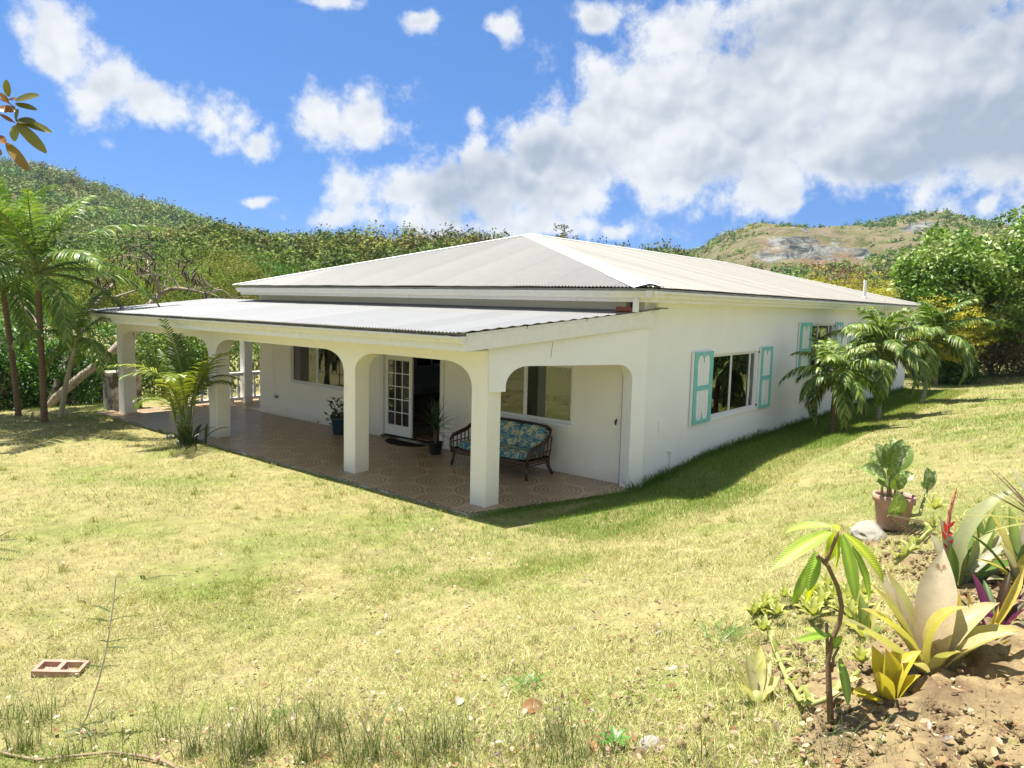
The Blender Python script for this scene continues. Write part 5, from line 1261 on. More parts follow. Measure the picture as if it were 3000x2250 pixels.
def rock_mesh(name, sx, sy, sz, seed, sub=3):
    r = np.random.default_rng(seed); b = bmesh.new(); bmesh.ops.create_icosphere(b, subdivisions=sub, radius=1); off = r.random(3)*50
    for v in b.verts:
        c = v.co; k = 1+.35*(fnoise(c.x*1.3+off[0]+c.z, c.y*1.3+off[1]-c.z, .9, seed)-.5)*1.5; v.co = Vector((c.x*sx*k, c.y*sy*k, max(c.z, -.4)*sz*k))
    me = bpy.data.meshes.new(name); b.to_mesh(me); b.free(); return me
M_STONE = pmat('pale_stone', (.29, .27, .22), .9, .2, 7, .7, 20, .1, col2=(.30, .28, .23), c2lo=.5, c2hi=.7, c2scale=5)
P = on_ground(2545, 1575); tag(obj('flat_stone', rock_mesh('flat_stone', .24, .17, .12, 3), M_STONE, None, (P.x+.02, P.y, gz(P.x, P.y)+.02), (0, 0, .5)), 'pale flat stone under the terracotta pot', 'stone')
for i, (px, py, s_, lb) in enumerate([(1905, 2190, .07, 'pale stone on the ground at the bottom edge of the picture'), (2955, 1965, .06, 'small pale stone beside the yellow stems at the right edge'), (500, 1285, .14, 'white stone at the foot of the areca palm'), (530, 1298, .10, 'smaller white stone right of the white stone by the areca palm')]):
    P = on_ground(px, py); tag(obj('stone', rock_mesh('stone', s_, s_*.8, s_*.6, 10+i, 2), M_STONE, None, (P.x, P.y, gz(P.x, P.y)+s_*.15)), lb, 'stone')
# soil crumbs: one mass
def crumbs():
    r = np.random.default_rng(210); b = MB(); x = r.uniform(-6.3, -.9, 9000); y = r.uniform(-8.2, -6.1, 9000); k = (bed_mask(x, y) > .35); x, y = x[k], y[k]
    base = [(1, 0, 0), (-1, 0, 0), (0, 1, 0), (0, -1, 0), (0, 0, 1), (0, 0, -1)]; F = np.array([(0, 2, 4), (2, 1, 4), (1, 3, 4), (3, 0, 4), (2, 0, 5), (1, 2, 5), (3, 1, 5), (0, 3, 5)])
    n = len(x); s_ = .003+.028*r.random(n)**5; z = ground_z(x, y)+.02+.02*bed_mask(x, y)
    V = np.array(base)[None]*s_[:, None, None]*(.6+.8*r.random((n, 6, 1)))+np.stack([x, y, z], -1)[:, None]
    T = (F[None]+np.arange(n)[:, None, None]*6).reshape(-1, 3)
    kind(obj('soil_crumbs', np_mesh('soil_crumbs', V.reshape(-1, 3), None, T), M_BEDSOIL), 'stuff')
crumbs()

# ------------------------------------------------------------------ garden plants
def rel(t): o = Vector(t.location); return lambda px, py, d: at(px, py, d)-o
def depth_of(P): return (Vector(P)-CAM).dot(FWD)
C5 = lambda x, y: (2200+x/2.765, 1200+y/2.765)
C6 = lambda x, y: (2100+x/2.4578, 1650+y/2.4578)

def add_veins(M, f, s=.35):
    t = M.node_tree; P = t.nodes['Principled BSDF']; v = nd(t, 'ShaderNodeSeparateXYZ', {0: nd(t, 'ShaderNodeTexCoord').outputs['Object']})
    h = mth(t, 'SINE', mth(t, 'MULTIPLY', mth(t, 'SUBTRACT', v.outputs[0], mth(t, 'ABSOLUTE', v.outputs[1])), f))
    b = nd(t, 'ShaderNodeBump', {'Height': h, 'Strength': s, 'Distance': .0022}); t.links.new(b.outputs[0], P.inputs['Normal'])
    src = P.inputs['Base Color'].links[0].from_socket; k = nd(t, 'ShaderNodeMapRange', {0: h, 1: .6, 2: 1.0, 3: 1.0, 4: 1.22}).outputs[0]
    t.links.new(mixc(t, 1.0, src, nd(t, 'ShaderNodeCombineColor', {0: k, 1: k, 2: k}).outputs[0], 'MULTIPLY'), P.inputs['Base Color'])
# terracotta pot with spotted dieffenbachia
def mat_spotted():
    M = pmat('spotted_leaf', None, .35, .08, 20, 0, 60, .45, tint=True, trans=.25); t = M.node_tree; P = t.nodes['Principled BSDF']; src = P.inputs['Base Color'].links[0].from_socket
    v = nd(t, 'ShaderNodeTexCoord').outputs['Object']; m = smooth(t, noise(t, v, 38, 4, .6, .4), .50, .60)
    y_ = mth(t, 'ABSOLUTE', nd(t, 'ShaderNodeSeparateXYZ', {0: v}).outputs[1]); m = mth(t, 'MULTIPLY', m, smooth(t, y_, .062, .035))
    t.links.new(mixc(t, m, src, (.60, .62, .33)), P.inputs['Base Color']); return M
M_SPOT = mat_spotted()
def dieff():
    r = np.random.default_rng(220); P = on_ground(2612, 1552); D = depth_of(P)
    t = thing('potted_dieffenbachia', 'spotted green plant in a terracotta pot on the lawn at the right', 'potted plant', (P.x, P.y, gz(P.x, P.y)+.03)); q = rel(t); s = D/6.8
    pot(t, .31*s, .128*s, .172*s, M_TERRA, .07*s)
    up = Vector((0, 0, 1)); G = dict(c0=(.13, .21, .035), c1=(.19, .28, .06), prof='lance', seg=7, fold=.35, wave=.04, mat=M_SPOT)
    for k, (bx, by, tx, ty, dd, w) in enumerate([(1110, 480, 1095, 270, .05, .13), (1120, 480, 1230, 240, .0, .14), (1150, 500, 1290, 290, -.05, .15), (1090, 470, 1010, 270, .1, .11), (1060, 500, 960, 340, .12, .10), (1060, 540, 890, 470, -.1, .12), (1130, 480, 1150, 225, .2, .09),
            (1130, 560, 1240, 480, -.18, .13), (1150, 600, 1320, 520, -.2, .11), (1100, 570, 990, 530, -.18, .11), (1150, 640, 1230, 520, -.25, .10), (1180, 640, 1160, 520, -.22, .11), (1100, 620, 1010, 590, -.2, .09), (1130, 880, 1190, 650, -.30, .13)]):
        leaf_obj(t, q(*C5(bx, by), D+dd*.5), q(*C5(tx, ty), D+dd), w*s*1.2, upv=(-FWD*.7+up*.5), sag=.10 if k < 5 else .22, **G)
    mb = MB()
    for (bx, tx, ty) in ((1110, 1110, 470), (1060, 1065, 560), (1170, 1165, 600), (1130, 1130, 520)): mb.tube([q(*C5(bx, 720), D), q(*C5((bx+tx)/2, 620), D), q(*C5(tx, ty), D)], .012*s, 7)
    mb.tube([q(*C5(1265, 800), D-.1), q(*C5(1300, 860), D-.15), q(*C5(1370, 850), D-.15), q(*C5(1390, 770), D-.1), q(*C5(1430, 650), D-.05)], [.02*s, .018*s, .016*s, .014*s, .01*s], 8)
    obj('stems', mb, M_STEMG, t, smooth=True)
    for bx, by, tx, ty, w in ((1430, 650, 1430, 465, .11), (1440, 650, 1490, 490, .07), (1425, 640, 1370, 590, .07)): leaf_obj(t, q(*C5(bx, by), D-.05), q(*C5(tx, ty), D-.05), w*s, upv=-FWD+up*.3, sag=.08, **G)
dieff()

M_STRAP = pmat('strap_leaf', None, .42, .12, 14, .15, 40, .35, tint=True, trans=.42, col2=(.33, .21, .10), c2lo=.64, c2hi=.72, c2scale=9)
def strap_plant(name, label, cat, base_px, leaves, cols, prof='strap', depth=None, lift=0.0, upb=.5, seg=9, group=None, chan=.25):
    """rosette from pixel leaf tips: (tip x, tip y, depth offset, width, sag, colour index)"""
    P = on_ground(*base_px); D = depth_of(P) if depth is None else depth
    if depth is not None: P = at(*base_px, depth)
    t = thing(name, label, cat, (P.x, P.y, P.z-.02), group=group); q = rel(t)
    for tx, ty, dd, w, sag, ci in leaves:
        tip = q(tx, ty, D+dd); b = Vector((0, 0, .02))+Vector((tip.x, tip.y, 0)).normalized()*.03
        c = cols[ci]; pr_ = prof; w = w*1.3 if cat == 'bromeliad' else w; leaf_obj(t, b, tip, w*1.4, upv=(Vector((-tip.x, -tip.y, 0)).normalized()*upb+Vector((0, 0, 1))*.8), sag=sag, prof=pr_, seg=seg, fold=.0, chan=chan, c0=c[0], c1=c[1], tipc=c[2] if len(c) > 2 else None, mat=M_STRAP)
    mb = MB(); mb.tube([(0, 0, -.03), (0, 0, .05), (0, 0, .09)], [.05, .045, .02], 10); obj('base', mb, M_STEMG, t, smooth=True)
    return t
PALE = [((.40, .33, .19), (.56, .50, .26), (.50, .34, .2)), ((.46, .38, .14), (.60, .55, .14), (.55, .4, .2)), ((.40, .34, .18), (.46, .46, .16), (.4, .27, .14)), ((.46, .36, .25), (.70, .60, .46))]
def c5s(L): return [(*C5(a, b), *rest) for a, b, *rest in L]
def c6s(L): return [(*C6(a, b), *rest) for a, b, *rest in L]
strap_plant('bromeliad', 'large pale straw-coloured bromeliad in the garden bed', 'bromeliad', C6(1515, 830),
    c5s([(880, 1180, .12, .085, .10, 3), (950, 1390, .0, .06, .12, 2), (1560, 1125, .15, .105, .03, 3), (1090, 1290, .2, .06, .08, 2)]) +
    c6s([(725, 395, -.28, .065, .14, 2), (1035, 325, -.05, .07, .22, 1), (1800, 312, -.12, .085, .34, 1), (2040, 285, .1, .075, .25, 0), (2230, 480, .0, .075, .22, 2), (2180, 505, -.2, .06, .18, 0), (1900, 330, .3, .06, .2, 2), (1250, 150, .25, .06, .06, 2), (1640, 60, .3, .06, .05, 0), (1330, 720, -.22, .05, .2, 0), (1760, 640, -.2, .055, .2, 2)]), PALE)
strap_plant('bromeliad', 'small bright yellow bromeliad in front of the large pale one', 'bromeliad', C6(1235, 1030),
    c6s([(1115, 590, .1, .065, .06, 1), (1215, 615, .0, .09, .03, 1), (1300, 610, .12, .06, .05, 1), (1475, 630, .05, .045, .35, 1), (1470, 805, -.05, .05, .15, 1), (975, 935, -.1, .05, .12, 1), (1165, 780, -.12, .05, .1, 1), (1000, 960, -.05, .04, .1, 1)]), [PALE[0], ((.45, .38, .05), (.62, .52, .06), (.55, .4, .1))])
strap_plant('bromeliad', 'small whitish bromeliad at the left end of the garden bed', 'bromeliad', C6(285, 1010),
    c6s([(70, 650, .05, .035, .05, 1), (125, 735, .0, .03, .05, 0), (315, 590, .15, .04, .05, 1), (335, 690, .1, .03, .04, 1), (455, 815, .05, .045, .12, 1), (420, 885, -.05, .04, .1, 0), (210, 640, .08, .035, .06, 0), (160, 860, -.06, .035, .12, 1), (390, 700, .1, .035, .08, 0)]), [((.62, .58, .42), (.58, .54, .28)), ((.58, .54, .38), (.56, .54, .16))])
strap_plant('bromeliad', 'small green bromeliad half hidden behind the sapling stem', 'bromeliad', (2535, 1870), [(2470, 1770, .05, .03, .15, 0), (2520, 1740, .1, .035, .08, 0), (2580, 1760, .1, .03, .12, 1), (2490, 1840, -.08, .03, .2, 1), (2595, 1840, -.06, .03, .2, 0), (2550, 1790, -.04, .03, .1, 0)], [((.16, .22, .05), (.26, .32, .08)), ((.36, .34, .10), (.45, .42, .14))])
strap_plant('dead_rosette', 'dry brown curled leaves at the foot of the large pale bromeliad', 'dead leaf', (2640, 1960), [(2570, 1930, .0, .03, .3, 0), (2600, 1890, .05, .03, .3, 1), (2660, 1900, .05, .035, .3, 0), (2690, 2010, -.08, .03, .2, 1), (2590, 1985, -.06, .03, .2, 0)], [((.16, .10, .05), (.26, .17, .09)), ((.34, .26, .15), (.45, .36, .22))])
# flowering bromeliad: grey-green arching straps and a red spike
GREY = [((.30, .32, .18), (.40, .42, .20)), ((.36, .36, .27), (.45, .44, .33)), ((.08, .16, .03), (.16, .24, .05))]
fb_ = strap_plant('flowering_bromeliad', 'grey-green bromeliad with a red flower spike at the right', 'bromeliad', C5(1640, 1480),
    c5s([(2215, 640, -.1, .085, .34, 0), (1530, 870, .1, .07, .06, 1), (2130, 1075, .1, .05, .12, 1), (1690, 960, .15, .07, .10, 0), (1800, 900, .3, .06, .25, 2), (1450, 1000, .2, .06, .10, 1), (2240, 1260, .2, .06, .2, 2), (1620, 1090, -.06, .05, .03, 2), (1960, 990, .3, .05, .15, 0)]), GREY)
def spike():
    o = Vector(fb_.location); D = depth_of(fb_.location)+.08; q = rel(fb_); mb = MB()
    pts = [q(*C5(1620, 1350), D), q(*C5(1590, 1170), D), q(*C5(1595, 980), D), q(*C5(1610, 830), D), q(*C5(1650, 690), D), q(*C5(1668, 640), D)]; mb.tube(pts, [.016, .016, .014, .012, .009, .003], 8); obj('flower_stalk', mb, pmat('red_stalk', (.42, .14, .10), .5, .2, 30, 0, 50, .3), fb_, smooth=True)
    R = dict(prof='lance', seg=5, fold=.3)
    for bx, by, tx, ty in ((1580, 1000, 1560, 900), (1595, 1000, 1640, 1010), (1600, 1080, 1640, 1060), (1590, 960, 1650, 900), (1580, 1060, 1545, 980), (1590, 1150, 1560, 1080)): leaf_obj(fb_, q(*C5(bx, by), D-.01), q(*C5(tx, ty), D-.04), .028, upv=-FWD, sag=.08, name='bract', c0=(.55, .03, .04), c1=(.62, .06, .07), **R)
    r = np.random.default_rng(8)
    for i in range(34):
        f = i/33; b = pts[3].lerp(pts[5], f); d = Vector(r.normal(size=3)); d.z = abs(d.z)*.6; d.normalize(); leaf_obj(fb_, b, b+d*(.035*(1-.5*f)), .012, prof='lance', seg=3, sag=.05, name='floret', c0=(.50, .12, .08) if f < .5 else (.45, .40, .12), c1=(.70, .55, .45) if f < .6 else (.5, .48, .15))
spike()
# purple and green spiderwort, yellowing stems
strap_plant('spiderwort', 'purple and green spiderwort at the right edge behind the pale bromeliad', 'plant', C6(2010, 560), c6s([(1660, 400, .1, .04, .1, 0), (1830, 60, .2, .05, .1, 0), (2110, 60, .1, .045, .2, 1), (2230, 270, .05, .05, .15, 1), (2230, 330, -.1, .05, .15, 0), (1760, 200, .0, .04, .06, 0), (1920, 120, .25, .045, .12, 2), (2260, 420, -.05, .05, .15, 2), (1700, 220, .1, .035, .08, 2)]), [((.16, .02, .12), (.12, .03, .06)), ((.09, .025, .02), (.06, .05, .02)), ((.06, .13, .03), (.08, .15, .03))], prof='lance')
def yellow_stems():
    P = on_ground(*C6(1850, 720)); D = depth_of(P); t = thing('yellowing_bromeliad', 'yellowing plant stems standing between the pale bromeliad and the right edge', 'plant', (P.x, P.y, P.z-.03)); q = rel(t)
    for bx, by, tx, ty, w, dd in ((1800, 700, 1690, 80, .032, .15), (1860, 700, 1800, 190, .04, .0), (1880, 690, 2030, 300, .04, .1), (1840, 710, 1740, 600, .05, -.05), (1900, 700, 2140, 540, .05, .0), (1900, 690, 2200, 560, .045, .05), (2010, 430, 2210, 30, .05, .1), (1760, 720, 1830, 700, .05, -.1)):
        leaf_obj(t, q(*C6(bx, by), D+dd*.3), q(*C6(tx, ty), D+dd), w, upv=-FWD+Vector((0, 0, .3)), prof='strap', sag=.06, seg=7, chan=.3, fold=0, c0=(.50, .38, .04), c1=(.56, .43, .10), tipc=(.45, .3, .12))
yellow_stems()
# striped spiky leaves coming in from the right edge
strap_plant('striped_yucca', 'spiky striped grey leaves reaching in at the right edge', 'plant', (3060, 1530), c5s([(1730, 405, .3, .035, .02, 0), (1890, 440, .4, .03, .02, 1), (1840, 575, .1, .04, .03, 0), (1795, 600, .15, .03, .03, 1), (1870, 655, .1, .035, .03, 0), (2000, 500, .2, .04, .02, 1), (2080, 420, .3, .04, .02, 0), (2200, 300, .3, .04, .03, 1), (1700, 860, -.1, .03, .05, 2), (1890, 1000, -.2, .03, .05, 2), (2560, 300, .2, .04, .03, 0), (2750, 600, .1, .04, .03, 1)]), [((.30, .27, .20), (.50, .46, .36)), ((.13, .09, .06), (.22, .16, .10)), ((.36, .36, .12), (.45, .42, .16))], prof='spike', depth=5.2)

M_LEAFY = pmat('young_leaf', None, .35, .08, 22, .1, 60, .45, tint=True, trans=.45); add_veins(M_LEAFY, 430)
strap_plant('strap_leaf_plant', 'mixed green and yellow strap leaves at the right edge below the striped spikes', 'plant', (2985, 1720), [(2830, 1560, .1, .05, .15, 0), (2900, 1500, .2, .055, .12, 1), (2955, 1480, .25, .05, .1, 0), (3020, 1470, .2, .05, .1, 2), (2860, 1640, -.05, .05, .2, 1), (2890, 1700, -.1, .045, .2, 2), (3040, 1560, .0, .06, .2, 0), (2930, 1590, -.1, .05, .12, 2), (3010, 1620, -.15, .05, .15, 1), (2800, 1690, .1, .04, .2, 0)], [((.12, .19, .04), (.20, .27, .06)), ((.42, .36, .10), (.55, .47, .14)), ((.30, .27, .20), (.46, .42, .32))], prof='strap')
strap_plant('strap_leaf_plant', 'dense mixed straps between the red flower spike and the right edge', 'plant', (2885, 1640), [(2800, 1530, .1, .045, .15, 1), (2850, 1480, .15, .05, .10, 0), (2915, 1490, .1, .05, .12, 0), (2960, 1560, .0, .05, .2, 2), (2830, 1620, -.1, .045, .25, 0), (2940, 1640, -.1, .05, .25, 1), (2870, 1560, -.05, .05, .15, 2), (2975, 1610, .05, .045, .2, 0)], [((.10, .17, .035), (.19, .26, .055)), ((.40, .33, .12), (.55, .46, .2)), ((.33, .31, .22), (.48, .45, .33))])
strap_plant('spiderwort', 'dark purple spiderwort under the arching leaf at the right edge', 'plant', (2960, 1790), [(2880, 1740, .0, .04, .2, 0), (2920, 1700, .1, .04, .12, 1), (2990, 1690, .1, .045, .1, 0), (3030, 1740, .0, .045, .2, 1), (2900, 1800, -.1, .04, .2, 1), (3000, 1830, -.12, .045, .2, 0), (2950, 1730, -.02, .04, .1, 2)], [((.11, .015, .075), (.08, .02, .04)), ((.06, .03, .02), (.09, .05, .03)), ((.05, .11, .025), (.07, .14, .03))], prof='lance')
# mango sapling
def mango():
    P = on_ground(2436, 2140); D = depth_of(P); t = thing('mango_sapling', 'young sapling with drooping bright green leaves in the garden bed', 'sapling', (P.x, P.y, P.z-.03)); q = rel(t)
    mb = MB(); k = D/3.6
    mb.tube([q(*C6(825, 1215), D), q(*C6(808, 900), D), q(*C6(800, 700), D), q(*C6(835, 540), D), q(*C6(885, 420), D), q(*C6(900, 310), D), q(*C6(870, 170), D), q(*C6(800, 20), D), q(*C5(600, 1240), D)], [.017*k, .015*k, .013*k, .0125*k, .012*k, .0115*k, .011*k, .0105*k, .010*k], 10)
    mb.tube([q(*C5(600, 1240), D), q(*C5(535, 1180), D-.02)], [.012*k, .009*k], 8); mb.tube([q(*C5(600, 1245), D), q(*C5(650, 1140), D), q(*C5(695, 1020), D), q(*C5(705, 985), D)], [.011*k, .009*k, .008*k, .007*k], 8)
    mb.tube([q(*C6(800, 700), D), q(*C6(795, 560), D), q(*C6(790, 430), D)], [.009*k, .008*k, .007*k], 8); mb.tube([q(*C6(825, 780), D), q(*C6(840, 680), D-.02), q(*C6(880, 600), D-.03)], [.009*k, .007*k, .005*k], 7)
    obj('stem', mb, M_STEMB, t, smooth=True)
    lv = [((660, 950), (275, 1005), .15, .055, 0, .22), ((655, 985), (160, 1305), -.10, .085, 0, .16), ((690, 990), (605, 1240), .12, .065, 1, .25), ((535, 1150), (460, 1475), -.06, .07, 2, .10), ((530, 1170), (335, 1590), .05, .05, 2, .16), ((690, 1060), (655, 1330), .10, .065, 1, .10), ((735, 1010), (845, 1555), -.10, .075, 2, .10), ((765, 1010), (1075, 1410), -.06, .075, 1, .18), ((820, 1110), (955, 1560), .05, .065, 2, .12), ((500, 1280), (445, 1570), .10, .05, 3, .08), ((700, 985), (650, 930), .2, .05, 1, .1)]
    cc = [((.30, .42, .06), (.42, .52, .11)), ((.38, .46, .03), (.44, .50, .05)), ((.18, .30, .03), (.26, .38, .05)), ((.42, .46, .02), (.46, .48, .03))]
    for (b, e, dd, w, ci, sag) in lv: leaf_obj(t, q(*C5(*b), D), q(*C5(*e), D+dd), w*k*.98, upv=-FWD*.45+Vector((0, 0, .8)), mat=M_LEAFY, prof='lance', sag=sag, seg=10, fold=.22, wave=.03, c0=cc[ci][0], c1=cc[ci][1], mid=np.array(cc[ci][1])*1.35)
    for (b, e, dd, w, ci) in (((835, 515), (565, 560), -.05, .04, 2), ((830, 610), (905, 520), -.05, .04, 2), ((885, 685), (945, 1030), -.10, .05, 2), ((790, 520), (620, 470), .1, .035, 2)): leaf_obj(t, q(*C6(*b), D), q(*C6(*e), D+dd), w*k, upv=-FWD*.6+Vector((0, 0, .7)), prof='lance', sag=.12, seg=8, fold=.25, c0=cc[ci][0], c1=cc[ci][1], mid=np.array(cc[ci][1])*1.3)
mango()
# succulent kalanchoe stems
def kalanchoe(label, stem, heads, seed, crop, dense=1.0, lsz=.075, depth=None):
    r = np.random.default_rng(seed); P = on_ground(*crop(*stem[0])); t = thing('kalanchoe', label, 'succulent', (P.x, P.y, P.z-.01), group=None); D0 = depth_of(P); q = rel(t)
    pts = []
    for x, y in stem:
        px = crop(x, y); G_ = on_ground(*px); d = depth_of(G_); pts.append(q(*px, d-.04)+Vector((0, 0, .06)) if depth is None else q(*px, depth))
    mb = MB(); mb.tube(pts, [.014]*len(pts), 8); obj('stem', mb, M_STEMG, t, smooth=True)
    for i in range(int(26*dense)):
        f = r.random()*(len(pts)-1); k = min(int(f), len(pts)-2); b = pts[k].lerp(pts[k+1], f-k); d = Vector(r.normal(size=3)); d.z = abs(d.z)+.3; d.normalize()
        leaf_obj(t, b, b+d*lsz*(.7+.6*r.random()), lsz*.52, prof='oval', sag=.06, seg=5, fold=.2, chan=.15, c0=(.32, .36, .09), c1=(.46, .48, .15))
    for hx, hy in heads:
        px = crop(hx, hy); c = q(*px, (depth or depth_of(on_ground(*px)))-.06)+Vector((0, 0, .07))
        for i in range(9):
            a = i*2.4; e = .2+1.1*i/9; d = Vector((math.cos(a)*math.cos(e), math.sin(a)*math.cos(e), math.sin(e)+.1)); leaf_obj(t, c, c+d*lsz*1.25, lsz*.55, prof='oval', sag=.05, seg=5, fold=.2, chan=.15, c0=(.34, .38, .09), c1=(.50, .50, .16))
kalanchoe('pale green succulent trailing across the soil around the sapling stem', [(340, 380), (360, 520), (420, 700), (490, 880), (590, 1060), (680, 1095), (800, 1050), (930, 940), (1020, 850)], [(1030, 800), (330, 560), (330, 400)], 301, C6)
kalanchoe('yellowish succulent clump left of the sapling', [(430, 330), (360, 400), (300, 420), (250, 450)], [(270, 420), (430, 440), (340, 350), (480, 310)], 302, C6, 2.0)
kalanchoe('leafy succulent clump behind the sapling stem', [(560, 330), (640, 300), (700, 330), (800, 300), (950, 280), (1010, 330)], [(650, 410), (700, 290), (790, 240), (940, 330), (900, 420), (980, 250), (740, 370), (620, 340), (850, 330), (1020, 400), (1060, 300), (690, 450), (960, 480)], 303, C6, 3.2, .10)
kalanchoe('slanting succulent stem beside the red flower spike', [(1160, 1250), (1250, 1180), (1330, 1100), (1420, 1010), (1490, 940)], [(1480, 900)], 304, C5, .9, .07, 4.6)
# dead fern-like frond, curled and brown
def dead_frond():
    P = on_ground(*C5(1300, 1150)); D = depth_of(P)-.1; t = thing('dead_frond', 'dried brown frond with curled fingers below the terracotta pot', 'dead leaf', (P.x, P.y, P.z)); q = rel(t)
    mb = MB(); mb.tube([q(*C5(1500, 1010), D), q(*C5(1330, 1010), D), q(*C5(1180, 930), D), q(*C5(1110, 860), D)], .010, 7); obj('midrib', mb, M_STEMB, t)
    for i in range(17):
        f = i/16; b = q(*C5(1480-340*f, 1000-90*f), D); e = q(*C5(1380-330*f+10*math.sin(i), 1090-150*f+12*math.cos(i*2)), D-.10); leaf_obj(t, b, e, .011, upv=-FWD+Vector((0, 0, .8)), prof='strap', sag=.38, seg=6, chan=.6, name='finger', c0=(.10, .07, .05), c1=(.19, .14, .09))
        b2 = q(*C5(1490-330*f, 985-110*f), D); e2 = q(*C5(1400-300*f, 900-40*f), D+.05); leaf_obj(t, b2, e2, .010, upv=Vector((0, 0, 1)), prof='strap', sag=.34, seg=5, chan=.5, name='finger', c0=(.13, .09, .06), c1=(.24, .18, .12))
dead_frond()

# ------------------------------------------------------------------ lilies at the areca palm
def lilies():
    r = np.random.default_rng(310); bx, by = -.72, 8.35; t = thing('spider_lily', 'dark strap-leaved lilies round the foot of the areca palm', 'plant', (bx, by, gz(bx, by)))
    for i in range(26):
        a = r.random()*6.3; e = .25+.9*r.random(); L = .45+.35*r.random(); d = Vector((math.cos(a)*math.cos(e), math.sin(a)*math.cos(e), math.sin(e))); b = Vector((r.normal()*.12, r.normal()*.12, 0)); leaf_obj(t, b, b+d*L, .055, prof='strap', sag=.28, seg=7, chan=.3, fold=0, c0=(.045, .085, .02), c1=(.09, .15, .03))
lilies()

# ------------------------------------------------------------------ left foreground: block, twig, tall grass, vine, litter
def block():
    P = on_ground(178, 1968); t = thing('clay_block', 'reddish hollow clay block lying in the grass at the lower left', 'block', (P.x, P.y, P.z-.07), (.04, .05, math.atan2(RGT.y, RGT.x)+.10))
    out = [(-.2, -.1), (.2, -.1), (.2, .1), (-.2, .1)]; h1 = [(-.17, -.065), (-.17, .065), (-.02, .065), (-.02, -.065)]; h2 = [(.02, -.065), (.02, .065), (.17, .065), (.17, -.065)]
    mb = MB(); mb.prism([out, h1, h2], -.06, .13, Matrix.Identity(4)); mb.box((-.169, -.064, -.05), (-.021, .064, .085)); mb.box((.021, -.064, -.05), (.169, .064, .08)); obj('body', mb, pmat('clay_block', (.42, .25, .19), .9, .2, 14, .4, 60, .1, col2=(.5, .40, .34), c2lo=.5, c2hi=.7, c2scale=6), t)
block()
M_TWIG = pmat('grey_twig', (.58, .50, .35), .8, .2, 20, .2, 60, .2)
def pinnate(parent, b, e, n=12, ll=.03, cols=((.06, .13, .03),), name='leaf', r=None, droop=.5):
    """small feathery leaf from b to e"""
    b, e = Vector(b), Vector(e); mb = MB(); V = []; Q = []; C = []; d = (e-b); s = d.cross(Vector((0, 0, 1))).normalized(); L = d.length; dn = d.normalized(); up = s.cross(dn)
    mb.tube([b, b.lerp(e, .5)+up*L*.05, e], [.002, .0016, .001], 4); V = list(map(tuple, mb.v)); F = [tuple(f) for f in mb.f]; C = [cols[0]]*len(V)
    for i in range(n):
        f = .15+.85*i/n; p = b.lerp(e, f)+up*L*.05*math.sin(PI*f)
        for sg in (-1, 1):
            q = p+(s*sg*.85+dn*.45-Vector((0, 0, droop*.4))).normalized()*ll; w = dn*ll*.16; o = len(V); V += [tuple(p-w*.4), tuple(p.lerp(q, .5)+w), tuple(q), tuple(p.lerp(q, .5)-w)]; F.append((o, o+1, o+2, o+3)); c = cols[i % len(cols)]; C += [c]*4
    m2 = MB(); m2.v = V; m2.f = F; m2.c = C; return obj(name, m2.mesh(name, False, False), M_LEAF, parent)
CF = lambda x, y: (x/2.212, 1550+y/2.212)
def twig():
    P = on_ground(*CF(500, 1330)); D = depth_of(P); t = thing('leadtree_sapling', 'thin bare sapling stem with a few feathery leaves at the lower left', 'sapling', (P.x, P.y, P.z-.02)); q = rel(t)
    mb = MB(); mb.tube([q(*CF(495, 1340), D), q(*CF(560, 1220), D), q(*CF(640, 980), D), q(*CF(690, 780), D), q(*CF(730, 520), D), q(*CF(752, 310), D), q(*CF(715, 275), D)], [.0075, .007, .0065, .006, .005, .0045, .003], 8)
    mb.tube([q(*CF(745, 460), D), q(*CF(790, 420), D), q(*CF(930, 330), D-.05)], [.004, .003, .002], 5); obj('stem', mb, M_TWIG, t, smooth=True)
    for b, e in (((930, 330), (1150, 300)), ((930, 330), (920, 300)), ((725, 540), (600, 490)), ((720, 600), (600, 580)), ((720, 590), (890, 560)), ((700, 730), (650, 720)), ((700, 730), (970, 710)), ((690, 770), (820, 770)), ((660, 890), (560, 885)), ((660, 890), (780, 890)), ((560, 1220), (700, 1100)), ((520, 1290), (410, 1320)), ((540, 1270), (690, 1250)), ((530, 1280), (600, 1330))): pinnate(t, q(*CF(*b), D), q(*CF(*e), D-.05), 14, .022, ((.045, .09, .02), (.07, .13, .03)))
twig()
def edge_branch():
    """sapling just outside the left edge whose leaf tips reach into view"""
    P = at(-120, 1700, 4.6); t = thing('leadtree_sapling', 'feathery leaf tips poking in at the left edge above the grass', 'sapling', (P.x, P.y, gz(P.x, P.y)-.02)); q = rel(t); D = 4.6
    mb = MB(); mb.tube([(0, 0, 0), q(-130, 1800, D), q(-110, 1600, D), q(-60, 1500, D)], [.012, .010, .008, .004], 7); mb.tube([q(-110, 1640, D), q(-40, 1600, D), q(20, 1565, D)], [.004, .003, .002], 5); obj('stem', mb, M_TWIG, t)
    for b, e in (((-60, 1600), (50, 1580)), ((-50, 1610), (65, 1618)), ((-40, 1600), (30, 1555)), ((-100, 1640), (40, 1640)), ((-60, 1500), (10, 1470))): pinnate(t, q(*b, D), q(*e, D-.05), 14, .03, ((.05, .10, .02), (.08, .14, .03)))
edge_branch()
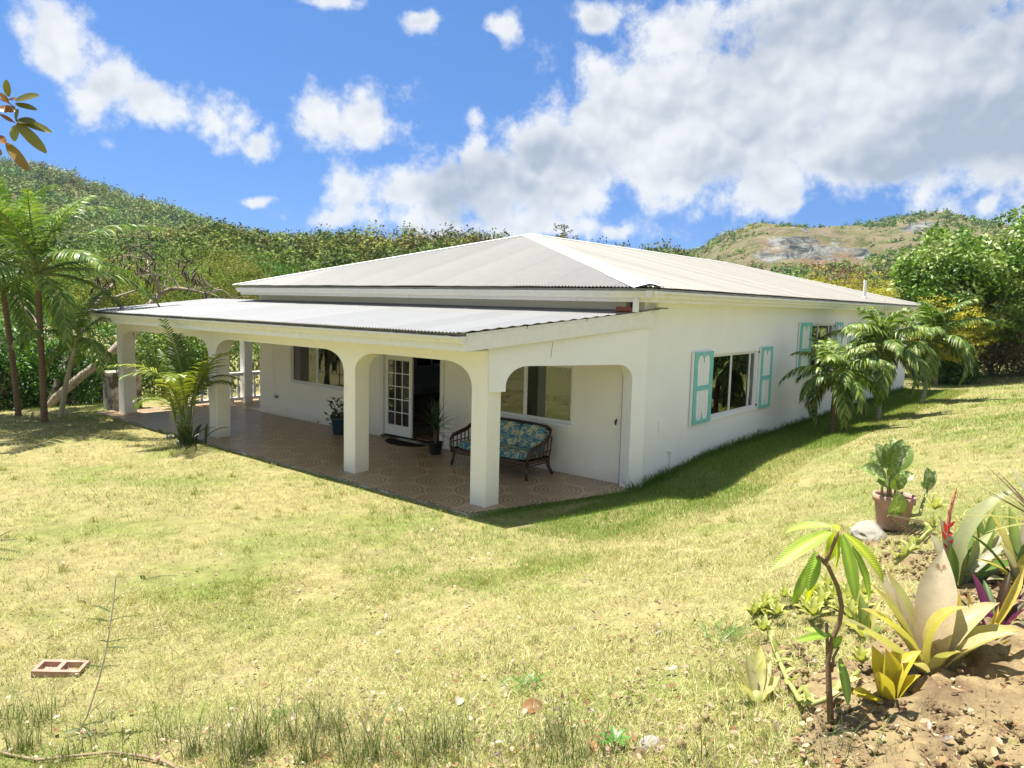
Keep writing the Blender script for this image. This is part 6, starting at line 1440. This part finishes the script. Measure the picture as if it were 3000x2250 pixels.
def tall_grass():
    r = np.random.default_rng(320); X, Y, L, W_, C, A = [], [], [], [], [], []
    spots = [(120, 2120, .32, 1.0), (60, 2200, .36, .9), (250, 2200, .30, .7), (480, 2170, .42, .6), (560, 2220, .45, .8), (660, 2190, .40, 1.1), (760, 2210, .42, 1.2), (860, 2170, .36, 1.4), (960, 2140, .36, 1.5), (1000, 2200, .32, 1.5), (1120, 2210, .30, .8), (1250, 2220, .24, 1.3), (1330, 2200, .22, 1.3), (1500, 2170, .20, .9), (1620, 2180, .20, 1.0), (1720, 2150, .18, .7), (1850, 2080, .16, .5), (300, 2120, .26, .6), (2260, 2230, .20, .6), (2420, 2215, .18, .5), (2600, 2240, .22, .7), (2150, 2150, .14, .5), (2320, 1760, .20, .6), (2200, 1850, .16, .5), (2900, 2100, .18, .4), (180, 2240, .3, .9), (400, 2245, .3, .8), (1420, 2240, .24, 1.0), (1800, 2235, .2, .7), (2050, 2240, .18, .5), (700, 2240, .4, 1.2), (900, 2235, .4, 1.4), (1050, 2245, .34, 1.2), (1180, 2245, .3, 1.2), (1560, 2245, .26, 1.1), (1680, 2240, .24, .9), (330, 2235, .34, 1.0), (20, 2120, .34, .9), (2250, 1790, .16, .8), (2330, 1840, .14, .6), (2180, 1930, .15, .8), (2130, 1990, .14, .7), (2150, 2080, .14, .7)]
    spots = [(a, b, c*r.uniform(.7, 1.7), d*.75) for a, b, c, d in spots]+[(r.uniform(0, 2150), r.uniform(1820, 2200), r.uniform(.07, .17), r.uniform(.15, .45)) for i in range(46)]
    for px, py, h, dn in spots:
        P = on_ground(px, py); n = int(150*dn*(.3+r.random())); s_ = .04+.09*r.random()
        X.append(P.x+r.normal(size=n)*s_); Y.append(P.y+r.normal(size=n)*s_); L.append(h*(.25+.95*r.random(n)**1.7)); green = r.random(n)[:, None]
        C.append(np.where(green < .4, np.array([.34, .29, .16]), np.where(green > .8, np.array([.055, .085, .025]), np.array([.09, .155, .035])))*(1+r.normal(size=(n, 1))*.2))
    X, Y, L, C = map(np.concatenate, (X, Y, L, C)); n = len(X); P = np.stack([X, Y, ground_z(X, Y)-.01], -1)
    az = r.uniform(0, 2*PI, n); ln = .22+.85*r.random(n); seg = 5; w = .0042*(.6+.8*r.random(n)); fa = az+PI/2+r.normal(size=n)*.4; s_ = np.stack([np.cos(fa), np.sin(fa), 0*fa], -1)*w[:, None]*.5
    V = []; q = P.copy()
    for j in range(seg+1):
        k = 1-(j/seg)**1.5*.92; V += [q-s_*k, q+s_*k]; a = ln*(.35+1.5*j/seg); d = np.stack([np.cos(az)*np.sin(a), np.sin(az)*np.sin(a), np.cos(a)], -1); q = q+d*(L/seg)[:, None]
    V = np.stack(V, 1).reshape(-1, 3); b = np.arange(n)[:, None]*(2*(seg+1)); Q = np.concatenate([b+np.array([[2*j, 2*j+1, 2*j+3, 2*j+2]]) for j in range(seg)])
    o = kind(obj('tall_grass', np_mesh('tall_grass', V, Q, None, np.clip(np.repeat(C, 2*(seg+1), 0), .01, 1)), M_GRASS), 'stuff'); o['label'] = 'long thin weedy grass along the bottom of the picture'
tall_grass()
M_VINE = pmat('vine_bark', (.27, .20, .13), .85, .25, 14, .4, 50, .2)
def vine():
    pts = [on_ground(x, y)+Vector((0, 0, .03)) for x, y in ((-40, 2205), (40, 2225), (110, 2238), (230, 2225), (330, 2215), (420, 2228), (490, 2246), (560, 2290))]; o0 = pts[0].copy(); mb = MB(); mb.tube([p-o0 for p in pts], .010, 8)
    tag(obj('vine_stem', mb, M_VINE, None, o0, smooth=True), 'long brown vine stem lying along the ground at the bottom left', 'vine')
vine()
def weed(px, py, label, n, s_, seed):
    r = np.random.default_rng(seed); P = on_ground(px, py); t = thing('weed', label, 'weed', (P.x, P.y, P.z))
    for i in range(n):
        a = r.random()*6.3; b = Vector((r.normal()*s_*.4, r.normal()*s_*.4, .01)); pinnate(t, b, b+Vector((math.cos(a)*s_*.6, math.sin(a)*s_*.6, s_*(.15+.45*r.random()))), 9, .02, ((.10, .21, .03), (.15, .28, .04)))
weed(1540, 2020, 'bright green feathery weed in the lawn near the big brown leaf', 26, .16, 330); weed(2120, 1870, 'green feathery weed at the left end of the garden bed', 34, .20, 331); weed(820, 2110, 'dark green feathery weed among the long grass at the bottom', 16, .15, 332)
def broad_weed():
    P = on_ground(1800, 2200); t = thing('broadleaf_weed', 'small glossy green seedling at the bottom edge left of the pale stone', 'weed', (P.x, P.y, P.z)); r = np.random.default_rng(333)
    for i in range(7):
        a = i*.9+r.normal()*.2; b = Vector((0, 0, .05)); leaf_obj(t, b, b+Vector((math.cos(a)*.09, math.sin(a)*.09, .05*r.random())), .035, prof='lance', sag=.15, seg=5, c0=(.07, .17, .02), c1=(.12, .26, .04))
    mb = MB(); mb.tube([(0, 0, -.02), (0, 0, .06)], .004, 6); obj('stem', mb, M_STEMG, t)
broad_weed()
# leaf litter
def dry_leaf(name, P, L, w, col, rot, label):
    V, Q, C = leaf_np(L, w, .7, .35, 7, 'oval', .12, c0=col, c1=np.array(col)*.8); o = obj(name, np_mesh(name, V, Q, None, C, True), M_LEAF, None, (P.x, P.y, P.z+.025), rot); return tag(o, label, 'dead leaf')
dry_leaf('dry_leaf', on_ground(1530, 2095), .15, .12, (.30, .14, .05), (.25, -.3, math.atan2(RGT.y, RGT.x)+.3), 'large curled orange-brown leaf lying in the lower middle of the lawn')
dry_leaf('dry_leaf', on_ground(1340, 2075), .09, .06, (.60, .52, .44), (.4, -.3, .4), 'pale curled dry leaf left of the large orange-brown leaf')
dry_leaf('dry_leaf', on_ground(2750, 2180), .09, .03, (.66, .55, .38), (.1, .0, .6), 'pale narrow dry leaf on the bed soil at the lower right')
dry_leaf('dry_leaf', on_ground(1745, 2215), .12, .05, (.42, .22, .10), (.2, -.2, .9), 'brown dry leaf next to the green seedling at the bottom edge')
def litter():
    r = np.random.default_rng(340); n = 9500; lr = np.exp(r.uniform(math.log(2.6), math.log(11), n)); a = YAW+r.uniform(-.8, .8, n); x, y = CAM.x+lr*np.cos(a), CAM.y+lr*np.sin(a)
    w = .08+1.7*np.clip((7.0-lr)/3.2, 0, 1)**1.5*fnoise(x, y, .9, 71)+2.5*bed_mask(x, y); k = on_lawn(x, y) & (r.random(n) < w); x, y = x[k], y[k]; n = len(x)
    P = np.stack([x, y, ground_z(x, y)+.012+.02*r.random(n)+.04*bed_mask(x, y)], -1); az = r.uniform(0, 6.3, n); D = np.stack([np.cos(az), np.sin(az), r.normal(size=n)*.25], -1); D /= np.linalg.norm(D, axis=1, keepdims=True)
    N = rdir(n, r)*.35+np.array([0, 0, 1]); N -= D*(N*D).sum(1, keepdims=True); N /= np.linalg.norm(N, axis=1, keepdims=True)
    pal = np.array([(.26, .13, .06), (.42, .32, .19), (.46, .38, .26), (.14, .08, .05), (.34, .20, .09), (.38, .30, .19)]); c = pal[r.integers(len(pal), size=n)]*(1+r.normal(size=(n, 1))*.15)
    L = .016+.042*r.random(n)**2; S_ = np.cross(D, N); W_ = (L*.28)[:, None]; L = L[:, None]
    V = np.stack([P, P+D*L*.3+S_*W_+N*L*.12, P+D*L*.72+S_*W_*.8+N*L*.10, P+D*L+N*L*.05, P+D*L*.72-S_*W_*.8+N*L*.10, P+D*L*.3-S_*W_+N*L*.12, P+D*L*.5], 1).reshape(-1, 3)
    b = np.arange(n)[:, None]*7; Q = np.concatenate([b+np.array([q]) for q in ((0, 1, 2, 6), (6, 2, 3, 4), (0, 6, 4, 5))])
    o = kind(obj('leaf_litter', np_mesh('leaf_litter', V, Q, None, np.clip(np.repeat(c, 7, 0), .01, 1)), M_LEAF), 'stuff'); o['label'] = 'scattered small dry leaves in the foreground'
litter()

# ------------------------------------------------------------------ branch tip hanging in at the top left, from a small tree beside the camera
def near_tree():
    D = 2.3; P = at(-420, 1125, D); t = thing('overhanging_tree', 'small tree whose olive and rusty leaves hang into the top left corner', 'tree', (P.x, P.y, gz(P.x, P.y)-.05)); q = rel(t); CT_ = lambda x, y: (x/2.37, 200+y/2.37)
    mb = MB(); mb.tube([(0, 0, 0), q(-420, 1500, D), q(-400, 900, D), q(-330, 450, D), q(-260, 100, D)], [.05, .045, .038, .03, .012], 9); obj('trunk', mb, M_BARK, t, smooth=True)
    mb = MB()
    for pts in (((-390, 800), (-200, 420), (-60, 305), (0, 290), (26, 302), (44, 315)), ((-390, 800), (-200, 480), (-80, 345), (0, 335), (22, 345), (44, 360)), ((-390, 900), (-200, 560), (-80, 430), (0, 408), (21, 422))): mb.tube([q(x, y, D) for x, y in pts], [.014, .009, .005, .0028, .0022, .0018], 6)
    obj('twigs', mb, M_STEMB, t, smooth=True)
    ol = ((.10, .105, .012), (.16, .15, .02)); ru = ((.28, .10, .02), (.22, .11, .02)); ye = ((.30, .20, .025), (.24, .14, .02))
    for b, e, w, c in (((60, 197), (46, 80), .028, ol), ((105, 222), (270, 190), .034, ol), ((105, 245), (256, 290), .022, ol), ((112, 292), (-15, 282), .034, ru), ((60, 240), (0, 170), .016, ru), ((60, 215), (115, 215), .014, ru), ((108, 362), (130, 285), .028, ol), ((112, 362), (248, 372), .028, ol), ((130, 360), (358, 446), .030, ol), ((102, 396), (105, 506), .030, ((.22, .22, .03), (.26, .25, .04))), ((116, 380), (322, 588), .036, ((.17, .16, .02), (.24, .22, .03))), ((45, 520), (200, 712), .034, ye), ((-20, 470), (42, 522), .026, ru), ((95, 375), (0, 320), .014, ru), ((-20, 560), (5, 610), .02, ye)):
        leaf_obj(t, q(*CT_(*b), D), q(*CT_(*e), D-.02), w, upv=-FWD*.8+Vector((0, 0, .4)), prof='oval', sag=.05, seg=7, fold=.12, c0=c[0], c1=c[1])
    r = np.random.default_rng(350)
    for i in range(26):
        px, py = r.uniform(-420, -150), r.uniform(60, 700); d = Vector(r.normal(size=3)).normalized(); b = q(px, py, D+r.normal()*.15); leaf_obj(t, b, b+d*.09, .034, prof='oval', sag=.05, seg=5, c0=ol[0], c1=ol[1])
near_tree()

# ------------------------------------------------------------------ air
def haze():
    mb = MB(); mb.box((-5200, -5200, -9), (5200, 5200, 135)); M = bpy.data.materials.new('haze'); M.use_nodes = True; t = M.node_tree; t.nodes.clear()
    pv = nd(t, 'ShaderNodeVolumePrincipled', {'Color': (.72, .85, 1.0, 1), 'Density': .00013}); pv.inputs['Anisotropy'].default_value = .2
    o = nd(t, 'ShaderNodeOutputMaterial'); t.links.new(pv.outputs[0], o.inputs['Volume'])
    kind(obj('haze', mb, M), 'stuff')
haze()
